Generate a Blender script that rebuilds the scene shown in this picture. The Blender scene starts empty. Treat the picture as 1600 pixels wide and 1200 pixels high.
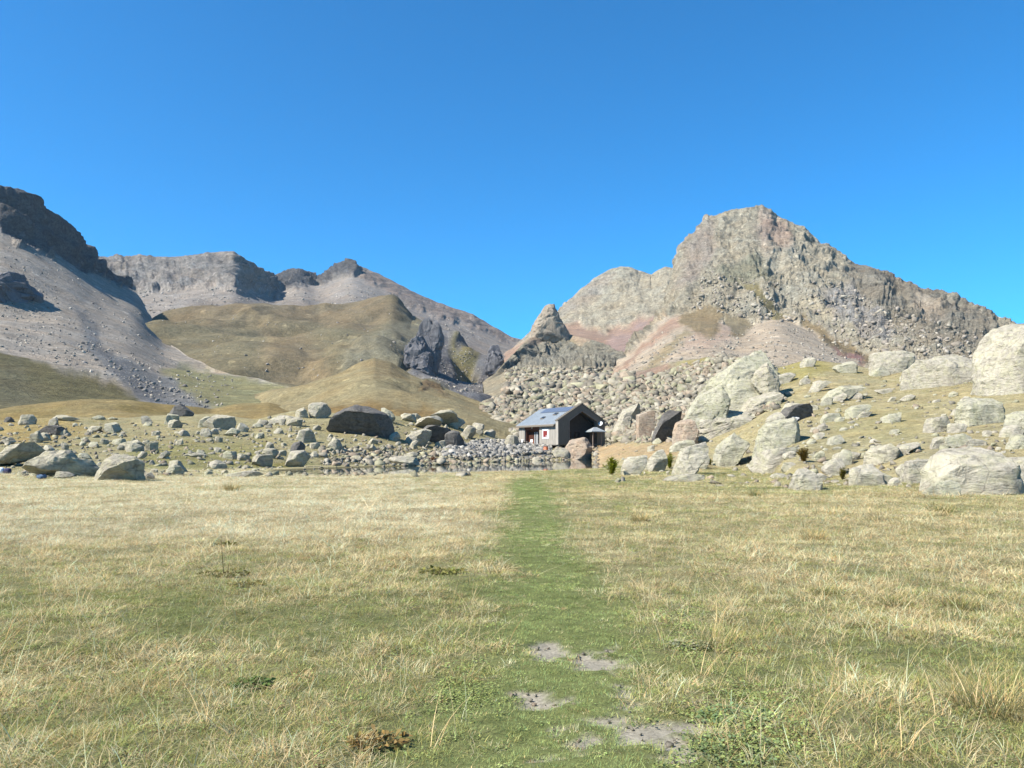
import bpy, bmesh, math, random
import numpy as np
from mathutils import Vector, Matrix
from mathutils.bvhtree import BVHTree

SC = bpy.context.scene
COL = SC.collection
R = math.radians
random.seed(7)
RNG = np.random.default_rng(7)

# ------------------------------------------------------------------ camera, sky, sun, exposure
FPX = 1256.0                       # focal length in photograph pixels (1600 wide)
HORIZON = 702.0                    # photograph row of the horizon
EYE = 1.6
PITCH = math.atan((HORIZON - 600.0) / FPX)
cam_d = bpy.data.cameras.new('camera')
cam_d.sensor_width = 36.0
cam_d.lens = 36.0 * FPX / 1600.0
cam_d.clip_start = 0.1
cam_d.clip_end = 20000.0
cam = bpy.data.objects.new('camera', cam_d)
COL.objects.link(cam)
cam.location = (0, 0, EYE)
cam.rotation_euler = (R(90) + PITCH, 0, 0)
SC.camera = cam

SUN_EL = R(44)
SUN_H = Vector((-0.90, -0.43)).normalized()          # horizontal direction towards the sun
SUN_ROT = math.atan2(SUN_H.x, SUN_H.y)                 # Nishita: 0 = +Y, clockwise to +X
world = bpy.data.worlds.new('World')
SC.world = world
world.use_nodes = True
wn = world.node_tree.nodes
sky = wn.new('ShaderNodeTexSky')
sky.sky_type = 'NISHITA'
sky.sun_disc = False
sky.sun_elevation = SUN_EL
sky.sun_rotation = SUN_ROT
sky.altitude = 2300
sky.air_density = 1.0
sky.dust_density = 0.0
sky.ozone_density = 3.0
hs = wn.new('ShaderNodeMix'); hs.data_type = 'RGBA'; hs.blend_type = 'MULTIPLY'
hs.inputs['Factor'].default_value = 1.0
hs.inputs['B'].default_value = (0.16, 0.84, 1.19, 1)     # the compact camera's cool rendering of the sky
world.node_tree.links.new(sky.outputs[0], hs.inputs['A'])
world.node_tree.links.new(hs.outputs['Result'], wn['Background'].inputs['Color'])
wn['Background'].inputs['Strength'].default_value = 0.093

sun_d = bpy.data.lights.new('sun', 'SUN')
sun_d.energy = 5.0
sun_d.angle = R(0.53)
sun_d.color = (1.0, 0.95, 0.87)
sun = bpy.data.objects.new('sun', sun_d)
COL.objects.link(sun)
sdir = Vector((SUN_H.x * math.cos(SUN_EL), SUN_H.y * math.cos(SUN_EL), math.sin(SUN_EL)))
sun.rotation_euler = sdir.to_track_quat('Z', 'Y').to_euler()
sun.location = sdir * 300

SC.view_settings.view_transform = 'Standard'
SC.view_settings.look = 'None'
SC.view_settings.exposure = 1.1
SC.view_settings.gamma = 1.0
SC.render.engine = 'CYCLES'
SC.cycles.use_denoising = True
SC.cycles.max_bounces = 5
SC.cycles.diffuse_bounces = 2
SC.cycles.glossy_bounces = 3
SC.cycles.transparent_max_bounces = 6

# ------------------------------------------------------------------ helpers
def lin(c):
    c = np.asarray(c, float) / 255.0
    return np.where(c <= 0.04045, c / 12.92, ((c + 0.055) / 1.055) ** 2.4)

def alb(*c, g=2.3):
    """base colour of a surface that the sunlit photograph shows as this sRGB colour"""
    return tuple(np.clip(lin(c) / g, 0.0, 0.8))

def tag(o, label=None, cat=None, group=None, kind=None):
    if label: o['label'] = label
    if cat: o['category'] = cat
    if group: o['group'] = group
    if kind: o['kind'] = kind
    return o

def pix(px, py, D):
    """photograph pixel at forward distance D -> world point"""
    xc = (np.asarray(px, float) - 800.0) / FPX
    yc = -(np.asarray(py, float) - 600.0) / FPX
    fy = math.cos(PITCH) - yc * math.sin(PITCH)
    fz = math.sin(PITCH) + yc * math.cos(PITCH)
    return xc / fy * D, np.broadcast_to(D, np.shape(xc)).astype(float), EYE + fz / fy * D

def unpix(x, y, z):
    dz = z - EYE
    f = y * math.cos(PITCH) + dz * math.sin(PITCH)
    u = -y * math.sin(PITCH) + dz * math.cos(PITCH)
    return 800 + FPX * x / f, 600 - FPX * u / f

def ground_D(px, py, z=0.0):
    yc = -(py - 600.0) / FPX
    fy = math.cos(PITCH) - yc * math.sin(PITCH)
    fz = math.sin(PITCH) + yc * math.cos(PITCH)
    return (z - EYE) * fy / fz

def hash3(ix, iy, iz, seed):
    h = (ix * 374761393 + iy * 668265263 + iz * 2147483647 + seed * 974634721) & 0xffffffff
    h = ((h ^ (h >> 13)) * 1274126177) & 0xffffffff
    h = ((h ^ (h >> 16)) * 2246822519) & 0xffffffff
    return h ^ (h >> 15)

GRAD = np.array([(1,1,0),(-1,1,0),(1,-1,0),(-1,-1,0),(1,0,1),(-1,0,1),(1,0,-1),(-1,0,-1),
                 (0,1,1),(0,-1,1),(0,1,-1),(0,-1,-1),(1,1,0),(-1,1,0),(0,-1,1),(0,-1,-1)], float)

def pnoise(P, seed=0):
    P = np.asarray(P, float)
    I = np.floor(P).astype(np.int64)
    F = P - I
    U = F * F * F * (F * (F * 6 - 15) + 10)
    out = np.zeros(len(P))
    for dx in (0, 1):
        for dy in (0, 1):
            for dz in (0, 1):
                g = GRAD[hash3(I[:, 0] + dx, I[:, 1] + dy, I[:, 2] + dz, seed) & 15]
                d = F - (dx, dy, dz)
                w = (U[:, 0] if dx else 1 - U[:, 0]) * (U[:, 1] if dy else 1 - U[:, 1]) * (U[:, 2] if dz else 1 - U[:, 2])
                out += w * (g * d).sum(1)
    return out

def fbm(P, octv=4, seed=0, gain=0.5, ridged=False):
    a, s, t = 1.0, 0.0, np.zeros(len(P))
    P = np.asarray(P, float).copy()
    for i in range(octv):
        n = pnoise(P, seed + i * 17)
        if ridged:
            n = 1.0 - 2.0 * np.abs(n) * 1.6
        t += a * n
        s += a
        a *= gain
        P *= 2.03
    return t / s

def sstep(a, b, x):
    t = np.clip((x - a) / (b - a), 0, 1)
    return t * t * (3 - 2 * t)

def poly_sdf(px, py, poly):
    """signed distance (positive inside) to a polygon"""
    poly = np.asarray(poly, float)
    d2 = np.full(len(px), 1e18)
    ins = np.zeros(len(px), bool)
    for i in range(len(poly)):
        a, b = poly[i - 1], poly[i]
        ex, ey = b - a
        t = np.clip(((px - a[0]) * ex + (py - a[1]) * ey) / (ex * ex + ey * ey + 1e-9), 0, 1)
        d2 = np.minimum(d2, (px - a[0] - t * ex) ** 2 + (py - a[1] - t * ey) ** 2)
        c = ((a[1] > py) != (b[1] > py))
        xi = a[0] + (py - a[1]) * ex / (ey if abs(ey) > 1e-9 else 1e-9)
        ins ^= c & (px < xi)
    return np.where(ins, 1, -1) * np.sqrt(d2)

def np_mesh(name, V, F, mat=None, smooth=True, attrs=None):
    """mesh from numpy arrays; F is (n,3) or (n,4)"""
    V = np.asarray(V, np.float32)
    F = np.asarray(F, np.int32)
    me = bpy.data.meshes.new(name)
    k = F.shape[1]
    me.vertices.add(len(V)); me.vertices.foreach_set('co', V.ravel())
    me.loops.add(F.size); me.loops.foreach_set('vertex_index', F.ravel())
    me.polygons.add(len(F))
    me.polygons.foreach_set('loop_start', np.arange(len(F), dtype=np.int32) * k)
    if smooth:
        me.polygons.foreach_set('use_smooth', np.ones(len(F), bool))
    me.update(calc_edges=True)
    for an, av in (attrs or {}).items():
        av = np.asarray(av, np.float32)
        if av.ndim == 2:
            a = me.attributes.new(an, 'FLOAT_COLOR', 'POINT')
            if av.shape[1] == 3:
                av = np.concatenate([av, np.ones((len(av), 1), np.float32)], 1)
            a.data.foreach_set('color', av.ravel())
        else:
            a = me.attributes.new(an, 'FLOAT', 'POINT')
            a.data.foreach_set('value', av)
    if mat: me.materials.append(mat)
    return me

def add_obj(name, me, parent=None, loc=None):
    o = bpy.data.objects.new(name, me)
    COL.objects.link(o)
    if parent: o.parent = parent
    if loc is not None: o.location = loc
    return o

def empty(name, loc=(0, 0, 0), rz=0.0):
    o = bpy.data.objects.new(name, None)
    COL.objects.link(o)
    o.empty_display_size = 0.3
    o.location = loc
    o.rotation_euler = (0, 0, rz)
    return o

def grid_faces(nu, nv):
    i = np.arange(nu * nv).reshape(nv, nu)
    return np.stack([i[:-1, :-1].ravel(), i[:-1, 1:].ravel(), i[1:, 1:].ravel(), i[1:, :-1].ravel()], 1)

# ------------------------------------------------------------------ materials
class MT:
    def __init__(s, name, rough=0.9, spec=0.2):
        s.m = bpy.data.materials.new(name); s.m.use_nodes = True
        s.nt = s.m.node_tree; s.N = s.nt.nodes; s.L = s.nt.links
        s.b = s.N['Principled BSDF']
        s.b.inputs['Roughness'].default_value = rough
        s.b.inputs['Specular IOR Level'].default_value = spec
    def link(s, a, b): s.L.new(a, b)
    def attr(s, name, typ='GEOMETRY'):
        n = s.N.new('ShaderNodeAttribute'); n.attribute_name = name; n.attribute_type = typ
        return n
    def coord(s, kind='Object'):
        return s.N.new('ShaderNodeTexCoord').outputs[kind]
    def offset(s, vec, k=37.0):
        """shift a coordinate by the object's random number so that copies differ"""
        oi = s.N.new('ShaderNodeObjectInfo')
        a = s.N.new('ShaderNodeVectorMath'); a.operation = 'ADD'
        m = s.N.new('ShaderNodeMath'); m.operation = 'MULTIPLY'; m.inputs[1].default_value = k
        s.link(oi.outputs['Random'], m.inputs[0]); s.link(vec, a.inputs[0]); s.link(m.outputs[0], a.inputs[1])
        return a.outputs[0]
    def scale(s, vec, v):
        n = s.N.new('ShaderNodeMapping'); n.inputs['Scale'].default_value = v
        s.link(vec, n.inputs['Vector']); return n.outputs[0]
    def noise(s, vec, sc, det=4, rough=0.55, dist=0.0):
        n = s.N.new('ShaderNodeTexNoise')
        n.inputs['Scale'].default_value = sc; n.inputs['Detail'].default_value = det
        n.inputs['Roughness'].default_value = rough; n.inputs['Distortion'].default_value = dist
        if vec is not None: s.link(vec, n.inputs['Vector'])
        return n.outputs['Fac']
    def voro(s, vec, sc, feat='F1', out='Distance', rnd=1.0):
        n = s.N.new('ShaderNodeTexVoronoi'); n.feature = feat
        n.inputs['Scale'].default_value = sc; n.inputs['Randomness'].default_value = rnd
        s.link(vec, n.inputs['Vector']); return n.outputs[out]
    def ramp(s, fac, stops):
        n = s.N.new('ShaderNodeValToRGB'); e = n.color_ramp.elements
        while len(e) < len(stops): e.new(0.5)
        for el, (p, c) in zip(e, stops):
            el.position = p
            el.color = (c, c, c, 1) if not hasattr(c, '__len__') else (*c[:3], 1)
        s.link(fac, n.inputs[0]); return n.outputs[0]
    def mix(s, a, b, fac=1.0, mode='MIX'):
        n = s.N.new('ShaderNodeMix'); n.data_type = 'RGBA'; n.blend_type = mode
        for v, k in ((fac, 'Factor'), (a, 'A'), (b, 'B')):
            if isinstance(v, bpy.types.NodeSocket): s.link(v, n.inputs[k])
            elif k == 'Factor': n.inputs[k].default_value = v
            else: n.inputs[k].default_value = (*v[:3], 1) if hasattr(v, '__len__') else (v, v, v, 1)
        return n.outputs['Result']
    def math(s, op, a, b=0.0):
        n = s.N.new('ShaderNodeMath'); n.operation = op
        for i, v in enumerate((a, b)):
            if isinstance(v, bpy.types.NodeSocket): s.link(v, n.inputs[i])
            else: n.inputs[i].default_value = v
        return n.outputs[0]
    def bump(s, h, strength=0.5, dist=0.1, prev=None):
        n = s.N.new('ShaderNodeBump')
        n.inputs['Distance'].default_value = dist
        if isinstance(strength, bpy.types.NodeSocket): s.link(strength, n.inputs['Strength'])
        else: n.inputs['Strength'].default_value = strength
        s.link(h, n.inputs['Height'])
        if prev is not None: s.link(prev, n.inputs['Normal'])
        return n.outputs[0]
    def done(s, col=None, nrm=None):
        if col is not None:
            if isinstance(col, bpy.types.NodeSocket): s.link(col, s.b.inputs['Base Color'])
            else: s.b.inputs['Base Color'].default_value = (*col[:3], 1)
        if nrm is not None: s.link(nrm, s.b.inputs['Normal'])
        return s.m

def terrain_mat(name, unit, flow=None):
    """painted ground colour broken up by noise; unit = size in metres of the smallest visible detail"""
    t = MT(name, 0.95, 0.1)
    c = t.coord('Object')
    col = t.attr('col').outputs['Color']
    rk = t.attr('rock').outputs['Fac']
    n1 = t.noise(c, 0.09 / unit, 6, 0.66)
    n2 = t.noise(c, 0.6 / unit, 5, 0.75)
    vz = t.scale(c, (1, 1, 1.8))
    cr = t.noise(vz, 0.2 / unit, 8, 0.74, 0.5)
    m1 = t.ramp(n1, [(0.3, 0.80), (0.7, 1.2)])
    m2 = t.ramp(n2, [(0.3, 0.62), (0.5, 1.0), (0.72, 1.4)])
    a = t.mix(col, m1, 1.0, 'MULTIPLY')
    a = t.mix(a, m2, 1.0, 'MULTIPLY')
    a = t.mix(a, t.ramp(t.noise(c, 0.19 / unit, 6, 0.8), [(0.3, 0.7), (0.5, 1.0), (0.7, 1.3)]), 0.8, 'MULTIPLY')
    if flow is not None:                                   # debris streaks running down the slope
        fv = Vector(flow).normalized()
        dt = t.N.new('ShaderNodeVectorMath'); dt.operation = 'DOT_PRODUCT'; dt.inputs[1].default_value = fv
        t.link(c, dt.inputs[0])
        scv = t.N.new('ShaderNodeVectorMath'); scv.operation = 'SCALE'; scv.inputs[0].default_value = fv
        t.link(t.math('MULTIPLY', dt.outputs['Value'], 0.9), scv.inputs['Scale'])
        sub = t.N.new('ShaderNodeVectorMath'); sub.operation = 'SUBTRACT'
        t.link(c, sub.inputs[0]); t.link(scv.outputs[0], sub.inputs[1])
        fl_ = t.noise(sub.outputs[0], 0.09 / unit, 5, 0.7, 0.3)
        a = t.mix(a, t.ramp(fl_, [(0.32, 0.9), (0.5, 1.0), (0.68, 1.08)]), 1.0, 'MULTIPLY')
    crk = t.ramp(cr, [(0.30, 0.42), (0.44, 0.9), (0.58, 1.08), (0.75, 1.5)])
    b = t.mix(a, crk, 1.0, 'MULTIPLY')
    a = t.mix(a, b, rk)
    vo = t.N.new('ShaderNodeTexVoronoi'); vo.inputs['Scale'].default_value = 0.13 / unit
    t.link(c, vo.inputs['Vector'])
    sz = t.math('MULTIPLY', t.math('POWER', vo.outputs['Color'], 3.0), 0.42)
    spot = t.math('LESS_THAN', vo.outputs['Distance'], sz)
    a = t.mix(a, t.mix(a, (1.6, 1.58, 1.55), 1.0, 'MULTIPLY'), t.math('MULTIPLY', spot, 0.8))
    tint = t.ramp(t.noise(c, 0.05 / unit, 3), [(0.35, (1.05, 0.99, 0.93)), (0.65, (0.96, 1.0, 1.05))])
    a = t.mix(a, tint, 0.8, 'MULTIPLY')
    st = t.math('ADD', t.math('MULTIPLY', rk, 0.35), 0.60)
    nr = t.bump(n2, st, unit * 1.6)
    nr = t.bump(cr, t.math('MULTIPLY', rk, 0.8), unit * 6.0, nr)
    return t.done(a, nr)

def rock_mat(name, base, tint, lichen=None, lich=0.5, dark=0.55, sc=1.0, st=(0.7, 0.7, 2.6)):
    t = MT(name, 0.92, 0.15)
    c = t.offset(t.coord('Object'))
    n1 = t.noise(c, 0.55 * sc, 5, 0.6, 0.3)
    n2 = t.noise(c, 3.2 * sc, 6, 0.7)
    n3 = t.noise(t.scale(c, st), 1.1 * sc, 7, 0.72, 0.9)
    a = t.mix(base, tint, t.ramp(n1, [(0.35, 0), (0.65, 1)]))
    if lichen is not None:
        a = t.mix(a, lichen, t.math('MULTIPLY', t.ramp(t.noise(c, 1.7 * sc, 6, 0.68, 0.4), [(0.46, 0), (0.6, 1)]), lich))
    a = t.mix(a, t.ramp(n2, [(0.28, 0.6), (0.5, 1.0), (0.75, 1.25)]), 1.0, 'MULTIPLY')
    a = t.mix(a, t.ramp(n3, [(0.34, dark), (0.44, 1.0)]), 1.0, 'MULTIPLY')
    ed = t.voro(t.scale(c, (1, 1, 1.7)), 0.9 * sc, 'DISTANCE_TO_EDGE')
    crack = t.ramp(ed, [(0.0, 0.55), (0.03, 1.0)])
    a = t.mix(a, crack, 0.55, 'MULTIPLY')
    nr = t.bump(n3, 0.6, 0.35 / sc)
    nr = t.bump(n2, 0.6, 0.11 / sc, nr)
    nr = t.bump(crack, 0.35, 0.06 / sc, nr)
    return t.done(a, nr)

def plain_mat(name, col, rough=0.7, spec=0.3, var=0.12, sc=3.0, stretch=None, metal=0.0):
    t = MT(name, rough, spec)
    t.b.inputs['Metallic'].default_value = metal
    c = t.coord('Object')
    if stretch: c = t.scale(c, stretch)
    n = t.noise(c, sc, 5, 0.65)
    a = t.mix(col, t.ramp(n, [(0.25, 1 - 2 * var), (0.75, 1 + 2 * var)]), 1.0, 'MULTIPLY')
    return t.done(a, t.bump(n, 0.15, 0.02))

ROCK = {
    'pale': rock_mat('rock_pale', alb(230, 220, 196, g=2.05), alb(208, 198, 178, g=2.05), alb(220, 214, 170, g=2.05), 0.45),
    'lichen': rock_mat('rock_lichen', alb(226, 219, 190, g=2.05), alb(208, 201, 178, g=2.05), alb(214, 210, 164, g=2.05), 0.5),
    'grey': rock_mat('rock_grey', alb(212, 202, 176, g=1.75), alb(188, 179, 160, g=1.75), alb(204, 196, 150, g=1.8), 0.4),
    'dark': rock_mat('rock_dark', alb(142, 137, 130, g=1.95), alb(116, 112, 108, g=1.95), alb(164, 158, 140, g=1.95), 0.3),
    'pink': rock_mat('rock_pink', alb(218, 188, 158, g=1.95), alb(198, 180, 160, g=1.95), alb(214, 206, 176, g=1.95), 0.35),
    'white': rock_mat('rock_white', alb(248, 244, 234, g=1.7), alb(240, 236, 226, g=1.7), None, 0, 0.8),
    'crag': rock_mat('rock_crag', alb(150, 147, 146, g=1.8), alb(124, 123, 126, g=1.8), None, 0, 0.45, 0.07, (2.2, 2.2, 0.5)),
    'spire': rock_mat('rock_spire', alb(182, 170, 150, g=1.6), alb(166, 156, 140, g=1.6), alb(192, 170, 146, g=1.6), 0.4, 0.5, 0.10, (2, 2, 0.7)),
}

# ------------------------------------------------------------------ landforms
FAR_POLYS = {}
NEAR_POLYS = []          # (verts, faces) of the ground that boulders stand on

def lay(pts, u):
    p = np.array(pts, float)
    return np.interp(u, p[:, 0], p[:, 1]), np.interp(u, p[:, 0], p[:, 2])

def sheet(name, layers, px0, px1, nu, nvs, base, paint, amp, wav, unit, label=None, near=False,
          rock0=0.3, smooth=3, warp=8.0, seed=1, back=(1.12, 0.35), crest_keep=0.35, squash=1.0, strata=0.0, su=12.0, su_c=8.0, gully=None, soft_amp=None, soft_wav=None, flow=None):
    """A landform: layer lines (photo column, photo row, distance), crest first, foot last; the crest gets a back slope."""
    u = np.linspace(px0, px1, nu)
    rows = []
    Ls = [lay(l, u) for l in layers]
    def gs(v, sig):
        sig = max(sig * nu / (px1 - px0), 0.5); k = int(sig * 3) + 1
        w = np.exp(-0.5 * (np.arange(-k, k + 1) / sig) ** 2)
        return np.convolve(np.pad(v, k, mode='edge'), w / w.sum(), 'valid')
    Ls = [(gs(y, 1.2 if i == 0 else su), gs(D, su_c if i == 0 else su)) for i, (y, D) in enumerate(Ls)]
    cy, cD = Ls[0]
    cx, _, cz = pix(u, cy, cD)
    def row(y, D):
        x, yy, z = pix(u, y, D)
        return np.stack([x, yy, z], 1)
    lines = [row(y, D) for (y, D) in Ls]
    b = lines[0].copy()
    b[:, :2] *= back[0]
    b[:, 2] = cz - np.abs(cz) * back[1] - 3
    f = lines[-1].copy()
    f[:, :2] *= 0.94
    f[:, 2] -= 2.0 + 0.02 * lines[-1][:, 1]
    lines = [b] + lines + [f]
    nseg = [8] + list(nvs) + [4]
    grid, is_crest = [], []
    for s in range(len(lines) - 1):
        for k in range(nseg[s]):
            t = k / nseg[s]
            grid.append(lines[s] * (1 - t) + lines[s + 1] * t)
            is_crest.append(s == 1 and k == 0)
    grid.append(lines[-1]); is_crest.append(False)
    G = np.array(grid)                                   # nv, nu, 3
    ci = is_crest.index(True)
    for _ in range(smooth):
        Q = G.copy()
        Q[1:-1] = 0.25 * G[:-2] + 0.5 * G[1:-1] + 0.25 * G[2:]
        Q[ci] = G[ci]
        G = Q
    nv = G.shape[0]
    P = G.reshape(-1, 3)
    px, py = unpix(P[:, 0], P[:, 1], P[:, 2])
    wn_ = np.stack([px / 28.0, py / 28.0, np.zeros_like(px)], 1)
    wx = px + warp * fbm(wn_, 4, seed + 100, 0.6) * 2
    wy = py + warp * fbm(wn_ + 31.7, 4, seed + 200, 0.6) * 2
    col = np.tile(np.array(base), (len(P), 1)); rock = np.full(len(P), rock0)
    for pl, c, rk, fe in paint:
        m = sstep(-fe, fe, poly_sdf(wx, wy, pl))
        col = col * (1 - m[:, None]) + np.array(c) * m[:, None]
        rock = rock * (1 - m) + rk * m
    # relief
    dU = np.gradient(G, axis=1); dV = np.gradient(G, axis=0)
    Nn = np.cross(dV.reshape(-1, 3), dU.reshape(-1, 3))
    Nn /= np.linalg.norm(Nn, axis=1, keepdims=True) + 1e-9
    Nn[Nn[:, 2] < 0] *= -1
    q = P / wav
    q[:, 2] *= squash
    wq = np.stack([fbm(q * 0.7 + 3.3, 2, seed + 5), fbm(q * 0.7 + 9.1, 2, seed + 6), fbm(q * 0.7 - 4.2, 2, seed + 7)], 1)
    q = q + 0.6 * wq
    rk_ = np.clip((rock - 0.15) / 0.85, 0, 1)
    rid = fbm(q, 7, seed, 0.6, ridged=True)
    soft = fbm(q * 0.6, 3, seed + 50)
    if soft_wav:
        qs = P / soft_wav
        soft = fbm(qs + 0.5 * wq, 4, seed + 50, 0.45)
    d = amp * rk_ ** 1.5 * rid * 0.9 + (1 - rock) * soft * (soft_amp if soft_amp else amp * 0.6)
    if strata:
        lv = P[:, 2] / strata + 1.3 * fbm(q * 0.8, 3, seed + 71)
        fr = lv - np.floor(lv)
        d += amp * 0.5 * rk_ * (sstep(0.0, 0.75, fr) - sstep(0.75, 1.0, fr))
    if gully:
        ga_, gl_ = gully
        wob = fbm(np.stack([px / (gl_ * 2.5), py / (gl_ * 2.0), np.full(len(px), seed * 0.7)], 1), 3, seed + 81)
        gq = np.stack([px / gl_ + 0.8 * wob, py / (gl_ * 5.0), np.full(len(px), seed * 1.7)], 1)
        d += ga_ * rk_ * (fbm(gq, 4, seed + 91, 0.55, ridged=True) - 0.3)
    keep = np.ones((nv, nu))
    for k in range(nv):
        dist = abs(k - ci)
        keep[k] = crest_keep + (1 - crest_keep) * min(1.0, dist / 6.0)
    d *= keep.ravel()
    P2 = P + Nn * d[:, None]
    me = np_mesh(name, P2, grid_faces(nu, nv), terrain_mat(name + '_ground', unit, flow), True, {'col': col, 'rock': rock})
    o = add_obj(name, me)
    tag(o, label, None, None, 'structure')
    FAR_POLYS[name] = (P2, grid_faces(nu, nv))
    if near:
        NEAR_POLYS.append((P2, grid_faces(nu, nv)))
    return o

C_SCREE = alb(166, 156, 141, g=1.6)
C_SCREE2 = alb(162, 153, 141, g=1.8)
C_CLIFF = alb(160, 153, 144, g=1.4)
C_OLIVE = alb(148, 138, 108)
C_TAN = alb(178, 163, 122)
C_PALEG = alb(166, 161, 118)
C_GREY = alb(136, 135, 131, g=1.75)
C_ROCK = alb(188, 179, 156, g=1.5)
C_PINKS = alb(208, 191, 166, g=2.15)
C_REDS = alb(184, 156, 134, g=2.1)
C_GRASSR = alb(208, 194, 148)

sheet('far_ridge', [
    [(60,404,1500),(150,404,1500),(215,403,1500),(280,402,1480),(345,394,1430),(368,394,1420),(385,407,1500),(410,425,1650),(430,432,1750),(450,426,1790),(470,425,1800),(482,431,1830),(495,432,1850),(520,420,1850),(549,410,1800),(575,420,1780),(610,437,1760),(650,458,1740),(700,478,1720),(740,492,1700),(770,510,1680),(800,527,1660),(830,533,1660),(920,545,1700)],
    [(60,445,1330),(150,443,1330),(215,450,1330),(300,448,1320),(350,446,1310),(368,440,1320),(385,448,1400),(400,450,1470),(430,459,1650),(470,443,1690),(495,452,1730),(530,440,1700),(549,432,1660),(600,450,1690),(700,490,1650),(800,535,1630),(920,552,1660)],
    [(60,560,850),(300,530,930),(430,510,1000),(600,510,1050),(700,545,980),(800,600,880),(920,620,880)]],
    60, 920, 620, (26, 70), C_SCREE2,
    [([(60,395),(200,398),(300,396),(370,388),(440,428),(440,465),(400,452),(340,450),(280,452),(200,452),(60,448)], C_CLIFF, 1.0, 5),
     ([(430,425),(500,430),(550,408),(565,422),(530,436),(500,448),(430,455)], alb(122,119,116, g=1.8), 1.0, 4),
     ([(560,410),(760,495),(820,530),(790,535),(700,500),(600,455),(560,430)], alb(156,142,130, g=1.9), 0.5, 6),
     ([(230,560),(300,480),(420,470),(560,465),(640,470),(640,520),(400,540)], alb(150,141,130, g=2), 0.1, 10)],
    17, 110, 2.2, seed=11, rock0=0.07, su=8, su_c=4, gully=(2.5, 17), strata=16.0, soft_amp=14, soft_wav=200, flow=(0.05, -0.9, -0.35))

sheet('left_mountain', [
    [(-300,190,700),(-100,245,740),(0,290,775),(25,300,790),(50,313,815),(75,330,842),(100,358,870),(130,383,905),(150,402,930),(175,425,960),(203,447,990),(222,470,930),(235,497,860),(255,530,760),(300,562,610),(380,592,470),(470,608,400),(540,618,370),(620,640,330)],
    [(-300,330,655),(-100,350,695),(0,362,730),(50,378,765),(100,402,825),(150,430,890),(185,445,945),(203,449,985),(222,472,922),(235,500,850),(255,533,750),(300,565,600),(380,595,462),(470,611,392),(540,622,360),(620,644,320)],
    [(-300,470,480),(0,490,480),(100,500,530),(200,530,570),(255,560,590),(300,578,530),(380,602,425),(470,618,360),(540,628,340),(620,650,310)],
    [(-300,655,190),(0,652,200),(200,650,220),(340,648,250),(470,645,270),(620,665,270)]],
    -300, 620, 620, (34, 60, 60), C_SCREE,
    [([(-320,180),(0,280),(60,305),(110,350),(210,440),(210,455),(150,436),(100,408),(40,382),(0,366),(-320,335)], alb(132,129,126, g=1.75), 1.0, 3),
     ([(-320,530),(0,545),(80,570),(150,590),(215,610),(250,670),(-320,680)], alb(130,122,86), 0.1, 8),
     ([(-320,560),(30,570),(70,610),(40,640),(-320,640)], alb(122,116,88, g=2), 0.08, 14),
     ([(115,480),(145,500),(165,540),(230,575),(290,600),(350,650),(270,650),(225,612),(180,590),(140,548)], C_GREY, 0.12, 6),
     ([(150,520),(165,540),(215,585),(300,640),(260,640),(180,585)], alb(118,118,117, g=1.75), 0.12, 7),
     ([(250,575),(300,572),(380,596),(480,610),(640,640),(640,680),(350,650),(300,615)], C_PALEG, 0.05, 7)],
    13, 80, 1.5, seed=23, rock0=0.05, strata=28.0, su=8, su_c=5, gully=(2.5, 26), soft_amp=7, soft_wav=120, flow=(374, -480, -185))

sheet('grassy_shoulder', [
    [(190,540,880),(215,512,880),(230,497,900),(260,488,920),(330,480,950),(400,482,980),(460,485,1000),(500,482,1000),(560,472,1000),(590,465,1000),(612,461,990),(625,478,1010),(640,495,1000),(665,505,950),(700,525,900),(740,555,850),(780,585,800),(830,607,750),(870,615,700)],
    [(190,575,650),(260,545,700),(330,530,740),(420,532,760),(500,530,770),(560,520,780),(612,508,810),(640,530,780),(700,572,690),(780,602,600),(870,622,560)],
    [(190,640,400),(300,622,420),(480,612,440),(560,630,390),(640,645,330),(700,655,300),(780,660,290),(870,668,300)]],
    190, 870, 480, (46, 56), C_OLIVE,
    [([(225,500),(300,482),(380,478),(520,482),(600,462),(620,500),(560,520),(400,500),(300,510)], alb(152,137,108), 0.12, 10),
     ([(505,595),(545,545),(600,515),(650,500),(680,510),(660,545),(610,560),(580,600)], alb(160,153,126), 0.3, 8),
     ([(680,505),(730,535),(780,575),(850,612),(850,640),(720,640),(680,600),(640,585),(660,545)], alb(150,146,142), 0.3, 6),
     ([(700,535),(740,560),(760,580),(720,570)], alb(150,140,98), 0.1, 5),
     ([(780,580),(850,612),(850,640),(800,620)], alb(160,140,100), 0.2, 6),
     ([(395,500),(470,520),(520,560),(480,600),(380,590),(420,540)], alb(158,142,110), 0.05, 14)],
    26, 130, 1.6, seed=31, rock0=0.1, su=14, su_c=12, gully=(3.5, 60), soft_amp=62, soft_wav=170)

sheet('tan_knoll', [
    [(400,626,340),(430,616,360),(480,603,360),(530,583,370),(565,565,380),(585,559,385),(610,566,380),(640,585,370),(680,600,350),(720,615,330),(760,630,300),(800,648,260),(840,660,240)],
    [(400,650,200),(480,650,195),(600,655,185),(700,660,185),(800,672,185),(840,676,185)]],
    400, 840, 260, (60,), C_TAN,
    [([(560,560),(620,555),(640,590),(590,600)], alb(170,152,112), 0.15, 10),
     ([(660,596),(690,600),(700,618),(650,615)], alb(150,130,98), 0.6, 4),
     ([(480,640),(560,638),(700,650),(700,664),(480,662)], alb(166,140,92), 0.1, 8)],
    7, 45, 0.8, seed=41, rock0=0.08, soft_amp=9, soft_wav=60, su=26, su_c=26)

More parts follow.
